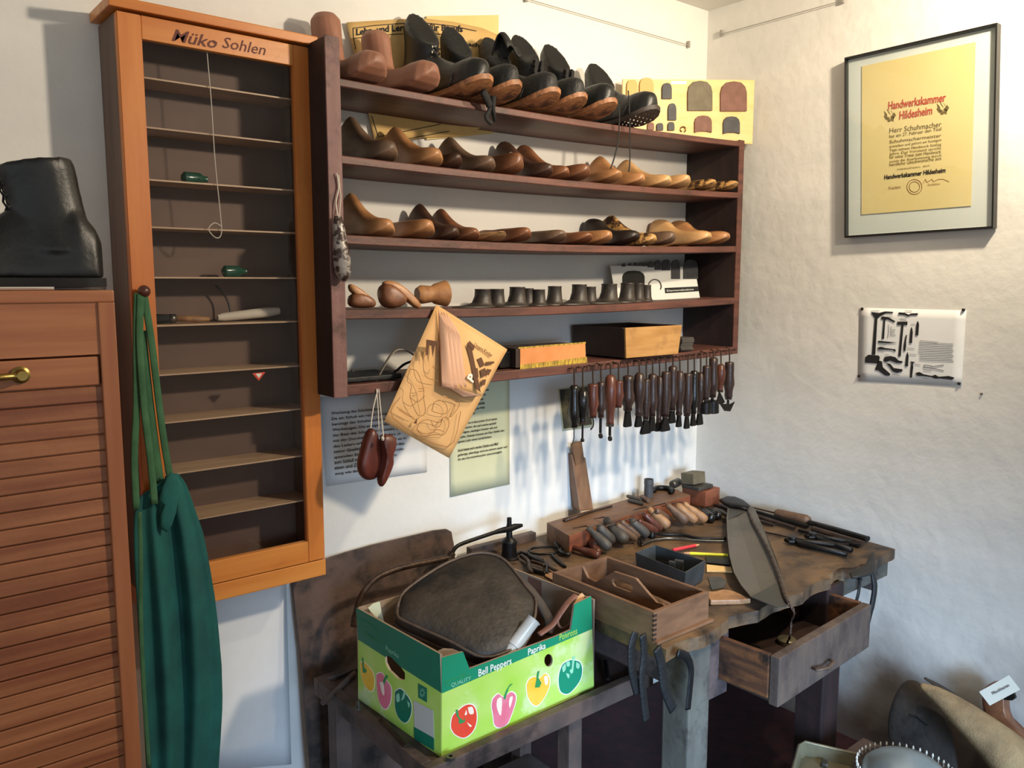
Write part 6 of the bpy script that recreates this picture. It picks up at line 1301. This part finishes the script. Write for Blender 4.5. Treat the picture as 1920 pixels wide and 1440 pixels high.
# ------------------------------------------------------------------ black iron press with arm
t = thing('iron_press', 'black iron stand with a long bent arm at the left end of the bench', 'press', Z(952, 1052, ZB))
p = Z(953, 1052, ZB); p = V((1.335, -.125, ZB))
bm = B(); lathe(bm, p, p+V((0, 0, .058)), [(0, .026), (.05, .026), (.12, .021), (.6, .019), (.75, .021), (.85, .020), (1, .010)], 18); obj('base', bm, iron_m, t, smooth=2)
tp = Y(953, 971, p.y); bm = B(); lathe(bm, p+V((0, 0, .055)), V((p.x, p.y, tp.z)), [(0, .0085), (.66, .0075), (.67, .0065), (1, .006)], 12); obj('post', bm, iron_m, t, smooth=2)
ar = spline([Y(a, b, p.y-.002) for a, b in ((979, 985), (965, 988), (953, 992), (935, 996), (905, 1006), (870, 1018), (855, 1026), (848, 1038), (846, 1055), (846, 1072))], 3)
bm = B(); tube(bm, ar, [.0045, .006, .0075, .009, .0095, .0095, .009, .0085, .008, .007]+[.0055]*(len(ar)-10), 8, .8, up=(0, 1, 0)); obj('lever_arm', bm, iron_m, t, smooth=True)
pp_ = spline([Y(a, b, -.150) for a, b in ((846, 1044), (810, 1052), (770, 1060), (735, 1070), (705, 1084), (685, 1105), (673, 1130), (668, 1150))], 4)
bm = B(); tube(bm, pp_+[Y(664, 1172, -.150)], .0075, 10); lathe(bm, Y(672, 1140, -.15), Y(664, 1175, -.15), [(0, .009), (.5, .011), (1, .009)], 10); lathe(bm, Y(848, 1036, -.15), Y(840, 1050, -.15), [(0, .010), (1, .010)], 10); lathe(bm, Y(848, 1044, -.120), Y(848, 1044, -.158), [(0, .006), (1, .006)], 8); obj('bent_pipe', bm, rust_m, t, smooth=2)
# ------------------------------------------------------------------ things on the floor at the lower right
zt0 = .345; zt2 = zt0+.035
pts = [(1478, 1470), (1487, 1440), (1498, 1398), (1510, 1391), (1640, 1422), (1700, 1500)]
t = thing('tin_tray', 'khaki tin tray with a rounded raised edge in front of the bench leg', 'tray', Z(1560, 1480, zt0))
up_p = [Z(a, b, zt2) for a, b in pts]; cc = sum(up_p, V())/len(up_p); lo_p = [V((cc.x+(v.x-cc.x)*.94, cc.y+(v.y-cc.y)*.94, zt0+.002)) for v in up_p]
bm = B(); n = len(pts)
for i in range(n): prism(bm, [up_p[i], up_p[(i+1) % n], lo_p[(i+1) % n], lo_p[i]], V((cc.x-(up_p[i].x+up_p[(i+1) % n].x)/2, cc.y-(up_p[i].y+up_p[(i+1) % n].y)/2, 0)).normalized()*.003)
prism(bm, lo_p, (0, 0, .002)); obj('tray_body', bm, tray_m, t)
bm = B(); tube(bm, up_p+[up_p[0]], .004, 8); obj('rolled_edge', bm, tray_m, t, smooth=True)
bm = B(); p = Z(1546, 1432, zt0+.009); obox(bm, V((p.x, p.y, zt0+.010)), (.022, .015, .010), Matrix.Rotation(.5, 3, 'Z')); tag(rebase(obj('metal_clip', bm, steel_m, bev=.003)), 'small metal clip lying in the khaki tin tray', 'clip')
# crate below, cut by the lower edge of the view
t = thing('low_crate', 'dark wooden crate under the khaki tray and the domed metal disc', 'crate', V((1.72, -1.02, FL)))
bx('crate_lid', stand_m, t, 1.50, 1.96, -1.30, -.79, zt0-.018, zt0, bev=.002)
for q in ((1.51, 1.95, -.82, -.80), (1.51, 1.95, -1.29, -1.27), (1.51, 1.53, -1.27, -.82), (1.93, 1.95, -1.27, -.82)): bx('crate_side', stand_m, t, *q, FL, zt0-.0185)
pc2 = Z(1668, 1402, .43); R1 = .105; p = V((pc2.x-.012, pc2.y-.045, 0)); zb_ = zt0+.001
t = thing('domed_metal_disc', 'grey domed metal disc ringed with upright nails at the lower right edge', 'metal disc', V((p.x, p.y, zb_)))
bm = B(); lathe(bm, V((p.x, p.y, zb_)), V((p.x, p.y, .436)), [(a, b*R1*.90+.001) for a, b in [(0, 0), (.001, 1), (.45, 1), (.62, .93), (.80, .74), (.93, .45), (1, .05)]], 40); obj('dome', bm, sheet_m, t, smooth=True)
bm = B(); lathe(bm, V((p.x, p.y, .372)), V((p.x, p.y, .392)), [(0, R1*.88), (0, R1*1.05), (1, R1*1.05), (1, R1*.90)], 40); obj('rim_ring', bm, rust_m, t, smooth=2)
bm = B()
for k in range(44):
    a = k*2*math.pi/44; q = V((p.x+R1*.985*math.cos(a), p.y+R1*.985*math.sin(a), .391)); lathe(bm, q, q+V((0, 0, .018)), [(0, .0013), (.6, .0013), (.65, .0028), (1, .0012)], 6)
obj('rim_nails', bm, string_m, t)['kind'] = 'stuff'
# leather sheet leaning against the corner wall
o_, n_ = V((2.235, -.95, .47)), V((-1, 0, .42)).normalized()
sl = [(1700, 1272), (1685, 1288), (1672, 1318), (1664, 1350), (1665, 1385), (1672, 1400), (1720, 1420), (1760, 1450), (1800, 1480), (1798, 1440), (1790, 1395), (1780, 1358), (1762, 1322), (1738, 1292), (1722, 1276)]
q = [PP(a, b, o_, n_) for a, b in sl]; bm = B(); pillow(bm, q, n_, .014, wob=.002)
t = thing('leather_sheet', 'stiff dark grey-brown leather piece leaning against the corner wall at lower right', 'leather piece', min(q, key=lambda v: v.z)); fin_last(obj('sheet_body', bm, dleath_m, t, smooth=True))
bm = B(); stroke(bm, [PP(a, b, o_, n_)+n_*.0155 for a, b in ((1712, 1342), (1724, 1346), (1742, 1360))], .004, n_, .002); obj('slit', bm, lace_m, t)
# tan roll
cp = [PP(a, b, V((2.13, -1, .4)), V((-1, -.05, .30))) for a, b in ((1726, 1284), (1760, 1305), (1800, 1336), (1850, 1378), (1900, 1424), (1960, 1480), (2010, 1530))]
t = thing('tan_leather_roll', 'tan suede leather rolled into a tapering tube beside the dark leather piece', 'leather roll', cp[-1])
cs = spline(cp, 5); k = len(cs); bm = B(); tube(bm, cs, [.006+.066*min(1, (i/(k-1))*1.35)**.8 for i in range(k)], 20, .8); fin_last(obj('roll_body', bm, tanl_m, t, smooth=True))
cs2 = [v+V((.022, .0, .012)) for v in cs[:18]]; bm = B(); tube(bm, cs2, [.004+.022*(i/17) for i in range(18)], 10, .6); obj('rolled_inner_edge', bm, dleath_m, t, smooth=True)
# wooden form with a card
w0 = [PP(a, b, V((2.22, -1.05, .5)), V((-1, 0, .25))) for a, b in ((1842, 1300), (1846, 1288), (1858, 1280), (1872, 1274), (1884, 1280), (1890, 1300), (1888, 1320), (1894, 1345), (1915, 1375), (1960, 1400), (1960, 1480), (1905, 1420), (1860, 1370), (1842, 1330))]
bm = B(); nn = V((-1, 0, .25)).normalized(); pillow(bm, w0, nn, .022); t = thing('wooden_peg_form', 'brown wooden form leaning on the wall behind the tan roll and the card', 'wooden form', min(w0, key=lambda v: v.z)); fin_last(obj('form_body', bm, LW['brown'], t, smooth=True))
bm = B(); q = [PP(a, b, V((2.21, -1.05, .5)), V((-1, 0, .25))) for a, b in ((1885, 1300), (1904, 1298), (1907, 1308), (1900, 1313), (1886, 1312))]; prism(bm, q, nn*.012); obj('black_lug', bm, iron_m, t, bev=.002)
kq = [PP(a, b, V((2.185, -1.05, .5)), V((-1, 0, .25))) for a, b in ((1836, 1297), (1892, 1266), (1913, 1293), (1856, 1323))]
bm = B(); prism(bm, kq, nn*.0008); t = thing('name_card', 'small white card with printed word at the right edge, pinned on the wooden form', 'card', kq[3]); obj('card', bm, c_white, t)
a, b = kq[3]*.55+kq[0]*.45, kq[2]*.55+kq[1]*.45; text('printed_word', 'Pflockkasten', a*.72+b*.28+nn*.001, b-a, kq[0]-kq[3], inkg, t, width=(b-a).length*.55, height=.007, bold=.02, lift=.0006)
